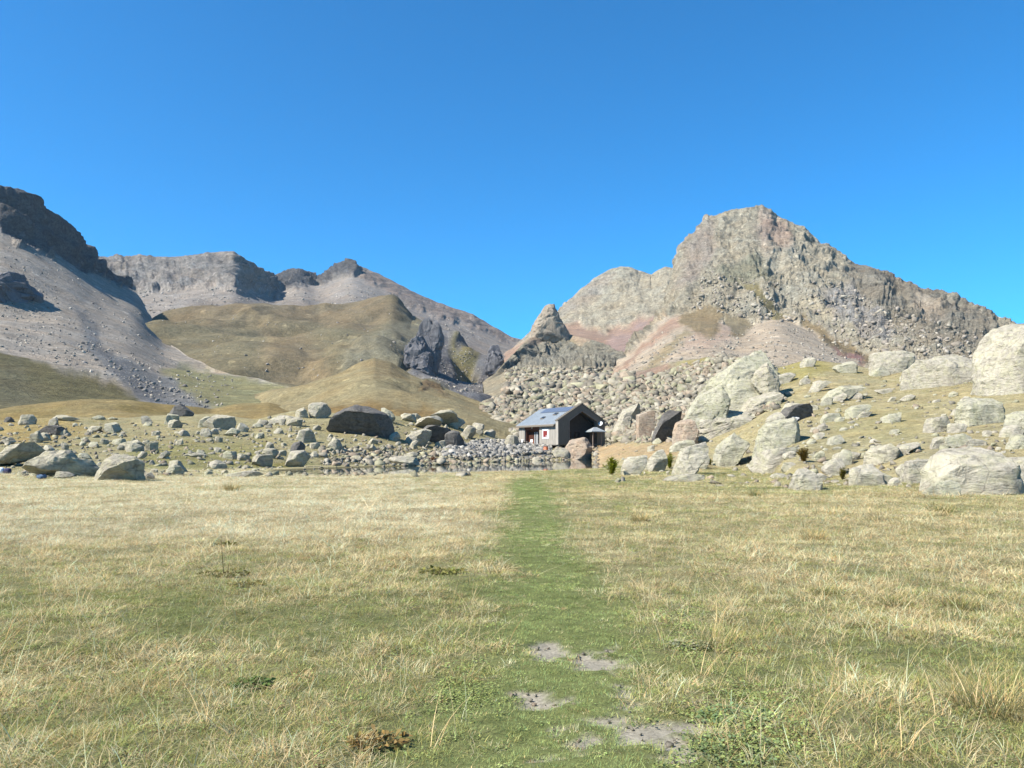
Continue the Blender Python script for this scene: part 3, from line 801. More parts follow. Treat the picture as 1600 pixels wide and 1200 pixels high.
LEFT = 'boulders on the stony bench left of the hut'
RIGHT = 'boulders on the yellow grass slope right of the hut'
MID = 'boulders around the tarn and the hut'
B = [
 # left bench
 ('grey', [(-24,724),(-15,708),(0,703),(22,694),(40,690),(58,692),(63,702),(56,714),(40,722),(15,728),(-10,730)], 'large split boulder at the left picture edge with a black shaded hollow', LEFT),
 ('grey', [(40,738),(52,716),(66,703),(80,702),(90,711),(104,711),(116,720),(132,721),(150,734),(142,745),(112,746),(80,742)], 'long ridged grey boulder with deep creases, right of the edge boulder', LEFT),
 ('grey', [(143,749),(150,735),(166,722),(184,709),(197,712),(202,722),(216,730),(222,741),(208,748),(172,751)], 'wedge-shaped grey boulder with pointed top at the straw meadow edge', LEFT),
 ('grey', [(198,742),(201,722),(211,719),(219,730),(226,742)], 'narrow upright stone leaning against the wedge-shaped boulder', LEFT),
 ('pale', [(84,746),(92,739),(110,736),(115,742),(103,748)], 'flat pale slab in front of the ridged grey boulder', LEFT),
 ('dark', [(62,681),(64,670),(80,665),(92,664),(102,673),(88,681)], 'low dark boulder alone on the upper left bench', LEFT),
 ('grey', [(42,690),(50,676),(62,672),(66,684),(58,692)], 'sloping grey rock on the left flank of the low dark boulder', LEFT),
 ('grey', [(80,657),(94,649),(112,648),(124,655),(105,658)], 'flat light boulder on the bench skyline at far left', LEFT),
 ('dark', [(3,660),(8,653),(13,651),(22,659)], 'small dark triangular rock on the skyline at the left edge', LEFT),
 ('lichen', [(142,656),(149,649),(158,649),(165,655)], 'small yellowish boulder on the skyline right of the flat one', LEFT),
 ('lichen', [(166,656),(172,651),(184,655)], 'smallest yellowish skyline stone in the left boulder row', LEFT),
 ('grey', [(134,674),(140,666),(152,665),(158,672),(148,676)], 'flat grey rock below the yellowish skyline boulder', LEFT),
 ('grey', [(0,690),(4,684),(14,683),(24,691),(12,694)], 'grey stone just above the split edge boulder', LEFT),
 ('grey', [(182,702),(185,691),(197,687),(210,690),(228,700),(205,704)], 'boulder with pale left face and dark right side, mid bench', LEFT),
 ('grey', [(222,694),(224,687),(232,688),(234,694)], 'small grey stone right behind the pale-faced mid bench boulder', LEFT),
 ('dark', [(262,650),(261,633),(270,630),(281,634),(291,642),(303,646),(296,651)], 'dark purple-brown crag rock on the skyline below the stream gully', LEFT),
 ('grey', [(312,660),(314,649),(330,647),(346,647),(360,652),(367,662),(357,671),(338,669),(322,666)], 'large blocky boulder with bright left face and black right face', LEFT),
 ('grey', [(259,669),(262,656),(281,655),(283,662),(278,669)], 'cube-like grey boulder left of the black-faced block', LEFT),
 ('pale', [(313,676),(315,669),(326,671),(331,680),(320,683)], 'pale pointed stone below the black-faced block', LEFT),
 ('pale', [(246,717),(249,705),(256,703),(262,710),(265,717)], 'upright pale stone in the middle of the green bench', LEFT),
 ('pale', [(262,738),(261,724),(268,719),(278,722),(283,731),(291,738)], 'pale block with dark right shadow near the meadow edge', LEFT),
 ('pale', [(206,749),(214,741),(236,738),(241,747)], 'flat pale slab at the straw edge beside the wedge boulder', LEFT),
 ('pale', [(353,745),(358,739),(384,735),(408,735),(412,741),(390,744)], 'long white slab lying at the left tip of the tarn', LEFT),
 ('pale', [(368,719),(372,711),(382,708),(389,715),(384,720)], 'pale boulder on green turf above the long white slab', LEFT),
 ('pale', [(292,712),(300,707),(322,711),(320,715),(304,715)], 'two-tone flat pale stone on the green turf of the bench', LEFT),
 ('lichen', [(221,666),(226,659),(234,660),(238,666)], 'small dark-topped stone high on the left bench', LEFT),
 ('grey', [(271,696),(276,687),(284,685),(288,694)], 'grey stone with a long dark shadow, centre of the left bench', LEFT),
 # middle
 ('pale', [(419,662),(424,653),(444,648),(461,649),(465,656),(448,658)], 'long white slab on the skyline left of the dark overhanging boulder', LEFT),
 ('pale', [(399,664),(405,655),(414,657),(421,665)], 'rounded white rock at the left end of the skyline slab', LEFT),
 ('grey', [(460,652),(462,639),(472,636),(481,645),(482,653)], 'smooth grey upright rock right of the skyline slab', LEFT),
 ('pale', [(478,646),(484,631),(498,628),(511,634),(516,645),(502,654),(486,651)], 'angular pale boulder on the skyline beside the dark overhanging boulder', LEFT),
 ('dark', [(508,664),(512,649),(525,640),(535,633),(552,631),(566,635),(580,645),(592,649),(606,661),(613,672),(604,681),(584,682),(566,677),(545,672),(530,670),(515,670)], 'biggest dark boulder with a black overhang, left of centre', LEFT),
 ('grey', [(580,676),(594,665),(605,662),(612,668),(602,676)], 'tilted grey slab leaning on the right end of the dark overhanging boulder', LEFT),
 ('pale', [(463,690),(464,672),(475,668),(481,676),(493,684),(486,693)], 'pale cube with shaded right side below the skyline slab', LEFT),
 ('grey', [(511,706),(514,691),(523,682),(530,689),(537,704),(525,707)], 'egg-shaped grey boulder below the dark overhanging boulder', LEFT),
 ('dark', [(452,708),(453,693),(462,689),(476,697),(472,706)], 'dark stone on top of the pale shore boulder', LEFT),
 ('pale', [(442,726),(450,709),(460,703),(471,712),(481,720),(483,728),(464,730)], 'pale shore boulder with black underside near the tarn', LEFT),
 ('grey', [(408,716),(412,704),(428,700),(434,708),(428,716)], 'pair-like grey rock left of the pale shore boulder', LEFT),
 ('grey', [(413,702),(418,690),(425,690),(428,699)], 'small grey rock above the left tarn shore rocks', LEFT),
 ('lichen', [(593,659),(593,645),(601,637),(610,644),(618,655),(606,660)], 'yellow-lichened pointed boulder right behind the dark overhanging boulder', LEFT),
 ('grey', [(626,658),(630,650),(640,645),(650,651),(646,659)], 'rounded grey boulder on the skyline between the two biggest boulders', LEFT),
 ('grey', [(662,654),(674,643),(694,640),(710,646),(716,656),(702,662),(685,660)], 'broad grey cap rock on top of the cave boulders', LEFT),
 ('pale', [(646,671),(655,658),(667,650),(682,648),(690,655),(682,666),(664,671)], 'sloping pale roof slab of the cave boulders', LEFT),
 ('pale', [(628,693),(640,676),(655,670),(674,669),(673,680),(660,694),(644,697)], 'big pale left wall boulder of the black cave', LEFT),
 ('dark', [(691,697),(697,684),(705,672),(715,680),(723,692),(727,699)], 'dark triangular boulder standing right of the black cave', LEFT),
 ('grey', [(699,668),(706,650),(718,652),(727,661),(714,670)], 'grey rock behind the dark triangular boulder', LEFT),
 ('grey', [(717,683),(725,664),(738,666),(744,679),(732,685)], 'grey boulder at the right end of the cave group', LEFT),
 ('pale', [(606,724),(612,714),(630,712),(651,717),(656,724),(628,727)], 'wide pale slab on the tarn shore mirrored in the water', MID),
 ('pale', [(575,706),(577,697),(584,693),(588,700),(586,707)], 'white upright stone below the dark overhanging boulder', LEFT),
 ('grey', [(741,678),(746,670),(752,673),(755,680)], 'small grey boulder on tan grass left of the hut', MID),
 ('pale', [(788,694),(796,684),(806,679),(812,690),(808,697)], 'leaning pale rock touching the left corner of the hut', MID),
 # hut and right
 ('pink', [(877,721),(881,706),(890,694),(897,686),(905,683),(913,686),(921,694),(926,704),(929,720)], 'big pinkish boulder standing in the water before the hut gable', MID),
 ('pale', [(856,713),(868,704),(880,699),(890,701),(888,714)], 'pale slab beside the pinkish boulder under the hut', MID),
 ('pale', [(828,724),(832,716),(842,713),(850,718),(850,724)], 'white shore stone below the hut terrace', MID),
 ('pale', [(912,693),(917,686),(924,687),(927,696)], 'small pale rock on the right shoulder of the pinkish boulder', MID),
 ('pale', [(956,674),(961,652),(970,636),(984,630),(999,632),(1003,645),(996,660),(985,670),(970,675)], 'tall pale boulder just right of the hut gable', RIGHT),
 ('pink', [(994,676),(997,654),(1005,644),(1018,641),(1024,655),(1022,680),(1010,686)], 'pinkish left flank rock of the grey cleft boulder', RIGHT),
 ('dark', [(1016,686),(1018,660),(1026,642),(1046,640),(1066,646),(1062,668),(1056,687),(1034,690)], 'grey furrowed boulder with a dark cleft beside the great outcrop', RIGHT),
 ('pale', [(968,742),(973,727),(984,716),(1000,711),(1011,719),(1009,731),(995,739),(980,743)], 'rounded pale boulder beside the first green bush', RIGHT),
 ('pale', [(1010,726),(1012,709),(1028,702),(1039,711),(1043,727),(1034,737),(1018,736)], 'pale boulder with brown underside left of the second green bush', RIGHT),
 ('pale', [(1050,741),(1060,721),(1074,701),(1086,691),(1104,690),(1107,708),(1100,724),(1082,732),(1066,742)], 'tall slanting pale boulder right of the second green bush', RIGHT),
 ('lichen', [(1046,702),(1053,689),(1084,687),(1086,696),(1064,704)], 'flat-topped pale ledge above the second green bush', RIGHT),
 ('pale', [(1034,748),(1056,740),(1092,741),(1101,748),(1070,753)], 'very flat light rock sheet at the meadow edge', RIGHT),
 ('pale', [(1080,731),(1085,713),(1099,710),(1109,720),(1102,732)], 'pale block wedged between slanting and lichen boulders', RIGHT),
 ('lichen', [(1109,727),(1110,700),(1116,683),(1131,675),(1146,677),(1153,688),(1170,700),(1161,713),(1140,721),(1124,729)], 'large yellow-green lichen boulder above the spreading bush', RIGHT),
 ('pale', [(1171,726),(1175,712),(1183,702),(1200,697),(1226,699),(1245,705),(1249,718),(1238,729),(1215,736),(1190,735)], 'broad pale boulder at the meadow edge left of the brown shrub', RIGHT),
 ('lichen', [(1181,708),(1190,690),(1197,675),(1206,660),(1220,652),(1235,660),(1244,676),(1247,698),(1232,706),(1206,704)], 'tall smooth lichen boulder stacked behind the broad pale one', RIGHT),
 ('dark', [(1214,660),(1224,642),(1240,633),(1262,630),(1270,640),(1276,656),(1256,660),(1236,660)], 'dark-fronted boulder with light top behind the tall lichen boulder', RIGHT),
 ('pale', [(1193,672),(1203,655),(1220,643),(1226,652),(1212,666)], 'light ramp-like rock left of the dark-fronted boulder', RIGHT),
 ('white', [(1229,656),(1239,648),(1250,648),(1246,655),(1238,661)], 'bright white stone in front of the dark-fronted boulder', RIGHT),
 ('pale', [(1237,766),(1247,750),(1256,738),(1263,732),(1272,740),(1283,752),(1281,762),(1260,765)], 'pointed white boulder standing alone in the meadow grass', RIGHT),
 ('pale', [(1285,728),(1290,718),(1305,716),(1317,722),(1319,732),(1306,743),(1294,738)], 'whitish boulder up right of the pointed meadow boulder', RIGHT),
 ('lichen', [(1270,714),(1276,704),(1287,706),(1288,714),(1280,720)], 'small lichen stone right of the brown shrub', RIGHT),
 ('pale', [(1324,753),(1328,731),(1345,725),(1366,728),(1376,745),(1381,758),(1355,760),(1336,757)], 'squat pale boulder at the meadow edge, centre of the right slope', RIGHT),
 ('grey', [(1349,716),(1354,697),(1370,692),(1390,694),(1402,704),(1396,719),(1374,724),(1356,722)], 'grey mottled boulder with a dark hole above the squat pale one', RIGHT),
 ('pale', [(1396,708),(1406,698),(1424,692),(1440,690),(1428,700),(1412,710)], 'thin pale slab pointing right from the grey mottled boulder', RIGHT),
 ('pale', [(1448,770),(1452,745),(1470,720),(1480,706),(1500,697),(1530,699),(1556,714),(1576,736),(1592,756),(1590,770),(1540,773),(1490,773)], 'huge dome-shaped pale boulder near the right picture edge', RIGHT),
 ('pale', [(1414,752),(1420,738),(1436,725),(1456,717),(1467,725),(1467,748),(1440,755)], 'pale boulder leaning on the left of the huge dome boulder', RIGHT),
 ('lichen', [(1440,770),(1448,756),(1478,750),(1498,755),(1498,770),(1466,775)], 'low white and yellow rock at the foot of the huge dome boulder', RIGHT),
 ('pale', [(1387,757),(1393,748),(1403,746),(1406,755),(1398,760)], 'small pale pointed stone between squat boulder and dome boulder', RIGHT),
 ('pale', [(1446,671),(1450,656),(1464,650),(1477,654),(1482,668),(1466,676)], 'round pale boulder alone high on the right slope', RIGHT),
 ('lichen', [(1474,693),(1478,681),(1495,677),(1516,688),(1518,696),(1495,699)], 'low lichen boulder above the huge dome boulder', RIGHT),
 ('lichen', [(1490,652),(1500,631),(1520,620),(1545,622),(1560,635),(1564,655),(1546,664),(1525,661),(1506,657)], 'wide lichened boulder in the upper right slope', RIGHT),
 ('lichen', [(1573,672),(1580,650),(1600,641),(1630,650),(1630,676),(1600,680)], 'lichened boulder cut by the right picture edge, halfway up', RIGHT),
 ('lichen', [(1570,698),(1580,684),(1597,678),(1612,690),(1605,702)], 'grey-green boulder with dark top at the right edge', RIGHT),
 ('pale', [(1568,748),(1578,722),(1600,711),(1650,720),(1650,762),(1600,762)], 'pale boulder at the right edge beside the huge dome', RIGHT),
 ('lichen', [(1281,624),(1300,606),(1330,602),(1352,610),(1336,618),(1312,625)], 'big flat yellow-green slab on the upper right slope', RIGHT),
 ('pale', [(1260,612),(1264,601),(1282,600),(1300,594),(1290,606),(1272,612)], 'pale slab left above the yellow-green slab', RIGHT),
 ('lichen', [(1282,659),(1289,649),(1308,645),(1318,652),(1306,659)], 'flat lichen slab right of the dark-fronted boulder', RIGHT),
 ('lichen', [(1318,651),(1326,637),(1345,632),(1360,639),(1346,649),(1330,653)], 'cracked lichen slab in the middle of the right slope', RIGHT),
 ('pale', [(1275,670),(1280,661),(1290,660),(1293,669),(1284,674)], 'small pale boulder between the two flat lichen slabs and bush', RIGHT),
 ('lichen', [(1293,693),(1298,682),(1312,679),(1318,690),(1306,695)], 'rounded yellow-lichen boulder above the brown shrub', RIGHT),
 ('pale', [(1359,582),(1361,557),(1375,547),(1395,551),(1412,560),(1426,564),(1420,581),(1395,585)], 'pale outcrop boulder on the skyline under the right peak', RIGHT),
 ('pale', [(1411,600),(1418,576),(1445,558),(1470,551),(1500,554),(1522,566),(1541,588),(1520,601),(1480,600),(1450,604)], 'long pale outcrop boulder on the right skyline beside the dark shrub', RIGHT),
 ('pale', [(1532,600),(1540,560),(1546,530),(1556,510),(1576,500),(1602,497),(1645,505),(1690,540),(1690,606),(1600,612),(1560,606)], 'giant pale outcrop boulder at the upper right edge against the sky', RIGHT),
 ('pale', [(1250,572),(1256,561),(1268,558),(1275,565),(1270,573)], 'pale rock on the skyline with a dark knob, right slope top', RIGHT),
 ('lichen', [(1330,722),(1312,728),(1308,712),(1318,702),(1330,706)], 'lichen stone left of the grey mottled boulder', RIGHT),
]
B.append(('dark', [(655,697),(664,672),(680,664),(700,664),(712,680),(708,698)], 'dark boulder deep inside the cave, added as its black shade', LEFT))  # added rock; its dark material stands in for the cave's shade
PR = ((0.86, -0.5, -0.10), 0.38)        # a broken face turned right, away from the sun
PU = ((0.30, -0.72, -0.62), 0.42)        # an undercut front
SPECIAL = {'large split': (PR, PU), 'long ridged': (PR,), 'wedge-shaped': (PR, PU), 'boulder with pale left face': (PR,),
           'large blocky': (((0.84, -0.53, -0.14), 0.12),), 'biggest dark': (((0.12, -0.85, -0.5), 0.12), PR), 'pale shore boulder': (PU, PR),
           'dark stone on top': (PR,), 'big pale left wall': (((0.85, -0.5, -0.2), 0.3),), 'sloping pale roof': (((0.2, -0.7, -0.68), 0.1),),
           'broad grey cap': (((0.3, -0.7, -0.65), 0.2),), 'dark triangular boulder standing': (PR,), 'big pinkish': (((0.9, -0.42, -0.1), 0.5),),
           'tall pale boulder just': (((0.9, -0.42, -0.1), 0.35),), 'dark-fronted': (((0.45, -0.85, -0.25), 0.12),), 'grey furrowed': (((0.5, -0.8, -0.3), 0.2),),
           'pale boulder with brown': (PU,), 'pale block with dark': (PR,), 'pale cube': (PR,), 'angular pale': (PR,), 'dark boulder deep': (((0.2, -0.8, -0.55), 0.0),),
           'low dark boulder': (PR,), 'cube-like': (PR,), 'upright pale stone in': (PR,)}
for bi, (m, ol, lb, gp) in enumerate(B):
    wpx = np.ptp(np.array(ol)[:, 0])
    pl = next((v for k, v in SPECIAL.items() if lb.startswith(k)), ())
    if not pl and gp == LEFT and random.random() < 0.65:
        pl = (((0.80, -0.58, -0.14), random.uniform(0.4, 0.7)),)
    kw = {}
    if 'roof slab of the cave' in lb or 'broad grey cap' in lb: kw = dict(depth=1.7, dD=-2.2)
    if gp == RIGHT: kw = dict(lit=True, bury=0.35)
    if 'deep inside' in lb: kw = dict(dD=1.5)
    put_boulder('boulder', ol, m, lb, 'boulder', gp, sub=5 if wpx > 45 else (4 if wpx > 14 else 3), rough=0.09, cuts=26, planes=pl, **kw)

# the great outcrop: one mass of several slabs
oc = empty('rock_outcrop', (0, 0, 0))
h0 = hit(1110, 690)
D0 = h0.y
xx, yy, zz = pix(1130, 690, D0)
oc.location = (float(xx), D0, float(zz))
tag(oc, 'great pale rock outcrop towering over the slope right of the hut', 'outcrop')
for m, ol, dd in [('lichen', [(1092,640),(1100,605),(1115,576),(1130,556),(1150,545),(1175,545),(1195,556),(1209,582),(1214,612),(1200,642),(1150,658),(1110,660)], 9),
              ('lichen', [(1064,668),(1072,640),(1086,618),(1102,600),(1125,610),(1140,635),(1130,668),(1100,690),(1075,690)], 3),
              ('pink', [(1050,692),(1056,668),(1066,654),(1082,662),(1092,680),(1086,694),(1066,696)], 0),
              ('pale', [(1085,692),(1092,664),(1115,645),(1150,640),(1180,645),(1170,658),(1140,666),(1118,676),(1102,692)], 2),
              ('pale', [(1150,655),(1160,630),(1185,612),(1210,610),(1222,625),(1208,645),(1180,656)], 5),
              ('grey', [(1176,600),(1184,572),(1200,566),(1216,590),(1216,612),(1196,618)], 7)]:
    put_boulder('slab', ol, m, None, D=D0 + dd, depth=0.9, sub=5, parent=oc, rough=0.1, cuts=28, lit=True)

# far crags and the spire
put_boulder('rock_spire', [(822,534),(833,510),(842,493),(850,481),(858,475),(866,477),(871,488),(878,504),(887,518),(890,534)], 'spire', 'tooth-shaped reddish rock spire on the saddle between the peaks', 'rock spire', None, D=712, depth=0.8, sub=5, rough=0.12, round_=0.75, cuts=0)
fin = empty('rock_crag'); fx_, fy_, fz_ = pix(662, 580, 606.0); fin.location = (float(fx_), 606.0, float(fz_))
tag(fin, 'dark blue-grey rock fin rising from the tan slope, centre left', 'crag')
for ol, dd in [([(630,574),(631,548),(639,532),(650,524),(660,534),(668,556),(664,578)], 0), ([(642,582),(646,536),(655,515),(662,499),(672,494),(681,504),(684,540),(676,582)], 5),
               ([(662,584),(666,520),(675,500),(689,502),(694,514),(690,538),(681,582)], 9), ([(636,586),(646,556),(664,548),(680,560),(680,588)], -3)]:
    put_boulder('pillar', ol, 'crag', None, D=606 + dd, depth=0.9, sub=4, parent=fin, rough=0.28, cuts=5, bury=0.1, round_=0.6)
put_boulder('rock_crag', [(757,578),(762,552),(770,538),(779,540),(783,556),(790,578),(772,584)], 'crag', 'small dark crag above the valley beside the grey scree', 'crag', None, D=700, depth=0.7, sub=4, rough=0.3, cuts=6)
put_boulder('rock_crag', [(585,484),(596,466),(612,459),(622,470),(632,488),(638,500),(620,502)], 'crag', 'small crag crowning the grassy shoulder', 'crag', None, D=950, depth=0.6, sub=4, rough=0.25, cuts=5)
put_boulder('rock_crag', [(-90,520),(-80,440),(-50,420),(-10,416),(6,440),(22,462),(38,484),(10,492),(-30,500)], 'crag', 'crag added at the left picture edge for the dark shadow on the scree', 'crag', None, D=505, depth=1.4, sub=5, rough=0.22, cuts=14, bury=0.05)  # added crag; its shaded side makes the dark wedge on the scree

# smaller stones one can still tell apart
def rand_outline(cx, by, w, h, r):
    n = r.integers(6, 10)
    a = np.sort(r.uniform(0, 2 * math.pi, n) * 0.25 + np.linspace(0, 2 * math.pi, n, endpoint=False))
    k = r.uniform(0.75, 1.08, n)
    return [(cx + w / 2 * kk * math.cos(t), by - h / 2 + h / 2 * kk * math.sin(t)) for t, kk in zip(a, k)]
MARKS = [
    ((20,708), 'split boulder at the left edge'), ((96,725), 'long ridged grey boulder'), ((184,732), 'wedge-shaped grey boulder'),
    ((82,672), 'low dark boulder'), ((205,695), 'pale-faced mid bench boulder'), ((340,658), 'black-faced blocky boulder'),
    ((380,740), 'long white slab at the tarn tip'), ((276,728), 'pale block near the meadow edge'), ((440,653), 'white skyline slab'),
    ((560,655), 'dark overhanging boulder'), ((524,695), 'egg-shaped boulder'), ((462,716), 'pale shore boulder'),
    ((680,665), 'cave boulders'), ((630,719), 'mirrored shore slab'),
    ((1210,716), 'broad pale boulder'), ((1262,750), 'pointed meadow boulder'), ((1352,742), 'squat pale boulder'),
    ((1520,735), 'huge dome boulder'), ((1375,707), 'grey mottled boulder'), ((1464,662), 'round lone boulder'),
    ((1525,640), 'wide lichened boulder'), ((1315,614), 'yellow-green slab'), ((1340,642), 'cracked lichen slab'),
    ((1390,567), 'skyline outcrop boulder'), ((1245,645), 'dark-fronted boulder'), ((1475,580), 'long pale outcrop')]
r = np.random.default_rng(55)
taken = [(b[1], b[2], b[3]) for b in BOULDERS]
small = []
def zone_stones(n, x0, x1, y0, y1, wmin, wmax, mats, gp, wh=(0.45, 0.8)):
    k = 0; tries = 0
    while k < n and tries < n * 30:
        tries += 1
        cx, by = r.uniform(x0, x1), r.uniform(y0, y1)
        # keep clear of water
        loc = hit(cx, by)
        if loc is None or loc.y > 175 or loc.z < -0.05: continue
        w = wmin + (wmax - wmin) * r.random() ** 1.9
        h = w * r.uniform(*wh)
        if any(abs(cx - a) < 0.5 * (w + c2) * 0.8 and abs(by - h / 2 - b2) < 0.5 * (h + d2) * 0.8 for a, b2, c2, d2 in small): continue
        small.append((cx, by - h / 2, w, h))
        m = mats[r.integers(len(mats))]
        o = put_boulder('stone', rand_outline(cx, by, w, h, r), m, None, sub=2 if w < 9 else (3 if w < 22 else 4), seed=int(r.integers(9999)), cuts=14, rough=0.09, bury=0.4, lit=cx > 900, planes=((((0.80, -0.58, -0.14), r.uniform(0.2, 0.6)),) if cx < 800 and r.random() < 0.7 else ()))
        STONES.append((o, cx, by - h / 2, w, m, gp)); k += 1
STONES = []
zone_stones(112, -10, 460, 664, 744, 6, 34, ['grey', 'pale', 'pale', 'lichen'], 'loose stones on the bench left of the hut')
zone_stones(50, 440, 700, 688, 725, 6, 26, ['pale', 'grey', 'pale'], 'loose stones on the bench left of the hut')
zone_stones(42, 380, 780, 652, 694, 7, 30, ['pale', 'grey', 'pale'], 'loose stones on the bench left of the hut')
zone_stones(130, 1215, 1600, 578, 762, 6, 48, ['lichen', 'pale', 'pale'], 'loose stones on the slope right of the hut', (0.35, 0.65))
zone_stones(20, 950, 1230, 690, 752, 6, 16, ['pale', 'pale', 'lichen'], 'loose stones along the right meadow edge')
ORD = ['nearest', 'second nearest', 'third nearest', 'fourth nearest', 'fifth nearest', 'sixth nearest', 'seventh nearest', 'eighth nearest', 'ninth nearest', 'tenth nearest', 'eleventh nearest', 'twelfth nearest', 'thirteenth nearest', 'fourteenth nearest', 'fifteenth nearest', 'sixteenth nearest', 'seventeenth nearest', 'eighteenth nearest', 'nineteenth nearest', 'twentieth nearest', 'twenty-first nearest', 'farthest']
bucket = {}
for o, cx, cy, w, m, gp in STONES:
    best = min(MARKS, key=lambda k: (k[0][0] - cx) ** 2 + 4 * (k[0][1] - cy) ** 2)
    dx, dy = cx - best[0][0], cy - best[0][1]
    side = ('right of' if dx > 0 else 'left of') if abs(dx) > 2 * abs(dy) else ('below' if dy > 0 else 'above')
    bucket.setdefault((best[1], side), []).append((math.hypot(dx, dy), o, m, gp))
tone = {'grey': 'grey', 'pale': 'pale', 'lichen': 'yellowish'}
for (lm, side), lst in bucket.items():
    lst.sort(key=lambda e: e[0])
    for i, (d, o, m, gp) in enumerate(lst):
        tag(o, '%s loose stone, %s %s the %s' % (tone[m], ORD[min(i, 21)], side, lm), 'stone', gp)

# ------------------------------------------------------------------ the hut
def box(V, F, x0, x1, y0, y1, z0, z1):
    o = len(V)
    V += [(x0,y0,z0),(x1,y0,z0),(x1,y1,z0),(x0,y1,z0),(x0,y0,z1),(x1,y0,z1),(x1,y1,z1),(x0,y1,z1)]
    F += [(o,o+3,o+2,o+1),(o+4,o+5,o+6,o+7),(o,o+1,o+5,o+4),(o+1,o+2,o+6,o+5),(o+2,o+3,o+7,o+6),(o+3,o,o+4,o+7)]

def prism(V, F, prof, y0, y1):
    """convex profile in (x, z) extruded along y"""
    o = len(V); n = len(prof)
    V += [(x, y0, z) for x, z in prof] + [(x, y1, z) for x, z in prof]
    F += [tuple(o + i for i in range(n)), tuple(o + n + i for i in reversed(range(n)))]
    F += [(o + i, o + n + i, o + n + (i + 1) % n, o + (i + 1) % n) for i in range(n)]

def pmesh(name, V, F, mat, parent=None, loc=None, smooth=False):
    me = bpy.data.meshes.new(name)
    me.from_pydata(V, [], F)
    bm = bmesh.new(); bm.from_mesh(me)
    bmesh.ops.recalc_face_normals(bm, faces=bm.faces)
    bm.to_mesh(me); bm.free()
    if smooth:
        for p in me.polygons: p.use_smooth = True
    me.materials.append(mat)
    return add_obj(name, me, parent, loc)

def bpart(name, mat, parent, *boxes):
    V, F = [], []
    for b in boxes: box(V, F, *b)
    return pmesh(name, V, F, mat, parent)

wood_grey = plain_mat('weathered_larch', alb(214, 206, 192, g=2.15), 0.85, 0.2, 0.16, 2.2, (6, 6, 0.35))
wood_dark = plain_mat('dark_stained_wood', alb(142, 132, 118, g=1.9), 0.85, 0.2, 0.15, 2.2, (6, 6, 0.35))
wood_edge = plain_mat('rake_board', alb(178, 160, 146), 0.8, 0.2, 0.12, 3)
wood_brown = plain_mat('brown_wood', alb(160, 98, 66), 0.75, 0.25, 0.15, 2.5, (5, 5, 0.5))
wood_brown2 = plain_mat('brown_shutter', alb(104, 62, 46), 0.7, 0.25, 0.12, 3)
red_paint = plain_mat('red_shutter_paint', alb(168, 62, 58), 0.6, 0.3, 0.08, 3)
white_paint = plain_mat('white_paint', (0.78, 0.78, 0.76), 0.6, 0.3, 0.04, 3)
metal_roof = plain_mat('blue_grey_metal_roof', alb(196, 204, 208, g=1.9), 0.42, 0.5, 0.08, 0.8, (1, 1, 1), 0.15)
solar = plain_mat('solar_glass', alb(122, 132, 150, g=2), 0.3, 0.5, 0.05, 1.5)
dark_glass = plain_mat('dark_glass', (0.015, 0.017, 0.02), 0.12, 0.5, 0.02, 1.0)
dark_void = plain_mat('dark_timber_and_void', (0.05, 0.042, 0.036), 0.85, 0.2, 0.12, 2.5)  # near-black, for dark wood and for the shaded void under the floor
porch_metal = plain_mat('pale_sheet_metal', alb(206, 212, 212), 0.5, 0.4, 0.05, 2)
concrete = plain_mat('concrete', alb(176, 170, 160), 0.9, 0.2, 0.12, 2)

HRZ = R(30.2)
HX, HY = 8.05, 140.0
HZ = 2.55
hut = empty('mountain_hut', (HX, HY, HZ), HRZ)
tag(hut, 'grey timber mountain hut with blue-grey metal roof and dark open gable', 'hut')
W, L = 9.9, 13.4
EZ, RZ = 3.55, 6.55          # eave and ridge above the floor
# side wall with the recessed porch left open
bpart('side_wall', wood_grey, hut, (0, 0.3, 0.6, 6.2, 0, EZ), (0, 0.3, 11.3, L, 0, EZ), (0, 0.3, 6.2, 11.3, -0.25, 0.0))
V, F = [], []
for i in range(int((L - 0.6) / 0.24)):
    y0 = 0.62 + i * 0.24
    if 6.1 < y0 + 0.1 < 11.35: continue
    if 2.9 < y0 + 0.1 < 5.3:
        box(V, F, -0.035 - 0.012 * (i % 3), 0.001, y0, y0 + 0.2, -0.12 - 0.05 * (i % 2), 0.85)
        box(V, F, -0.035 - 0.012 * (i % 3), 0.001, y0, y0 + 0.2, 2.75, EZ - 0.02)
    else:
        box(V, F, -0.035 - 0.012 * (i % 3), 0.001, y0, y0 + 0.2, -0.12 - 0.05 * (i % 2), EZ - 0.02)
tag(pmesh('cladding_boards', V, F, wood_grey, hut), 'silvery vertical larch boards', kind='stuff')
bpart('rear_wall', wood_dark, hut, (0.3, W - 0.3, L - 0.3, L, 0, EZ), (W - 0.3, W, 0.6, L, 0, EZ))
bpart('floor', concrete, hut, (0.02, W - 0.02, 0.05, L - 0.02, -0.25, -0.01))
# rear gable triangle
V, F = [], []
prism(V, F, [(0.3, EZ), (W - 0.3, EZ), (W / 2, RZ - 0.25)], L - 0.28, L - 0.02)
pmesh('rear_gable', V, F, wood_dark, hut)
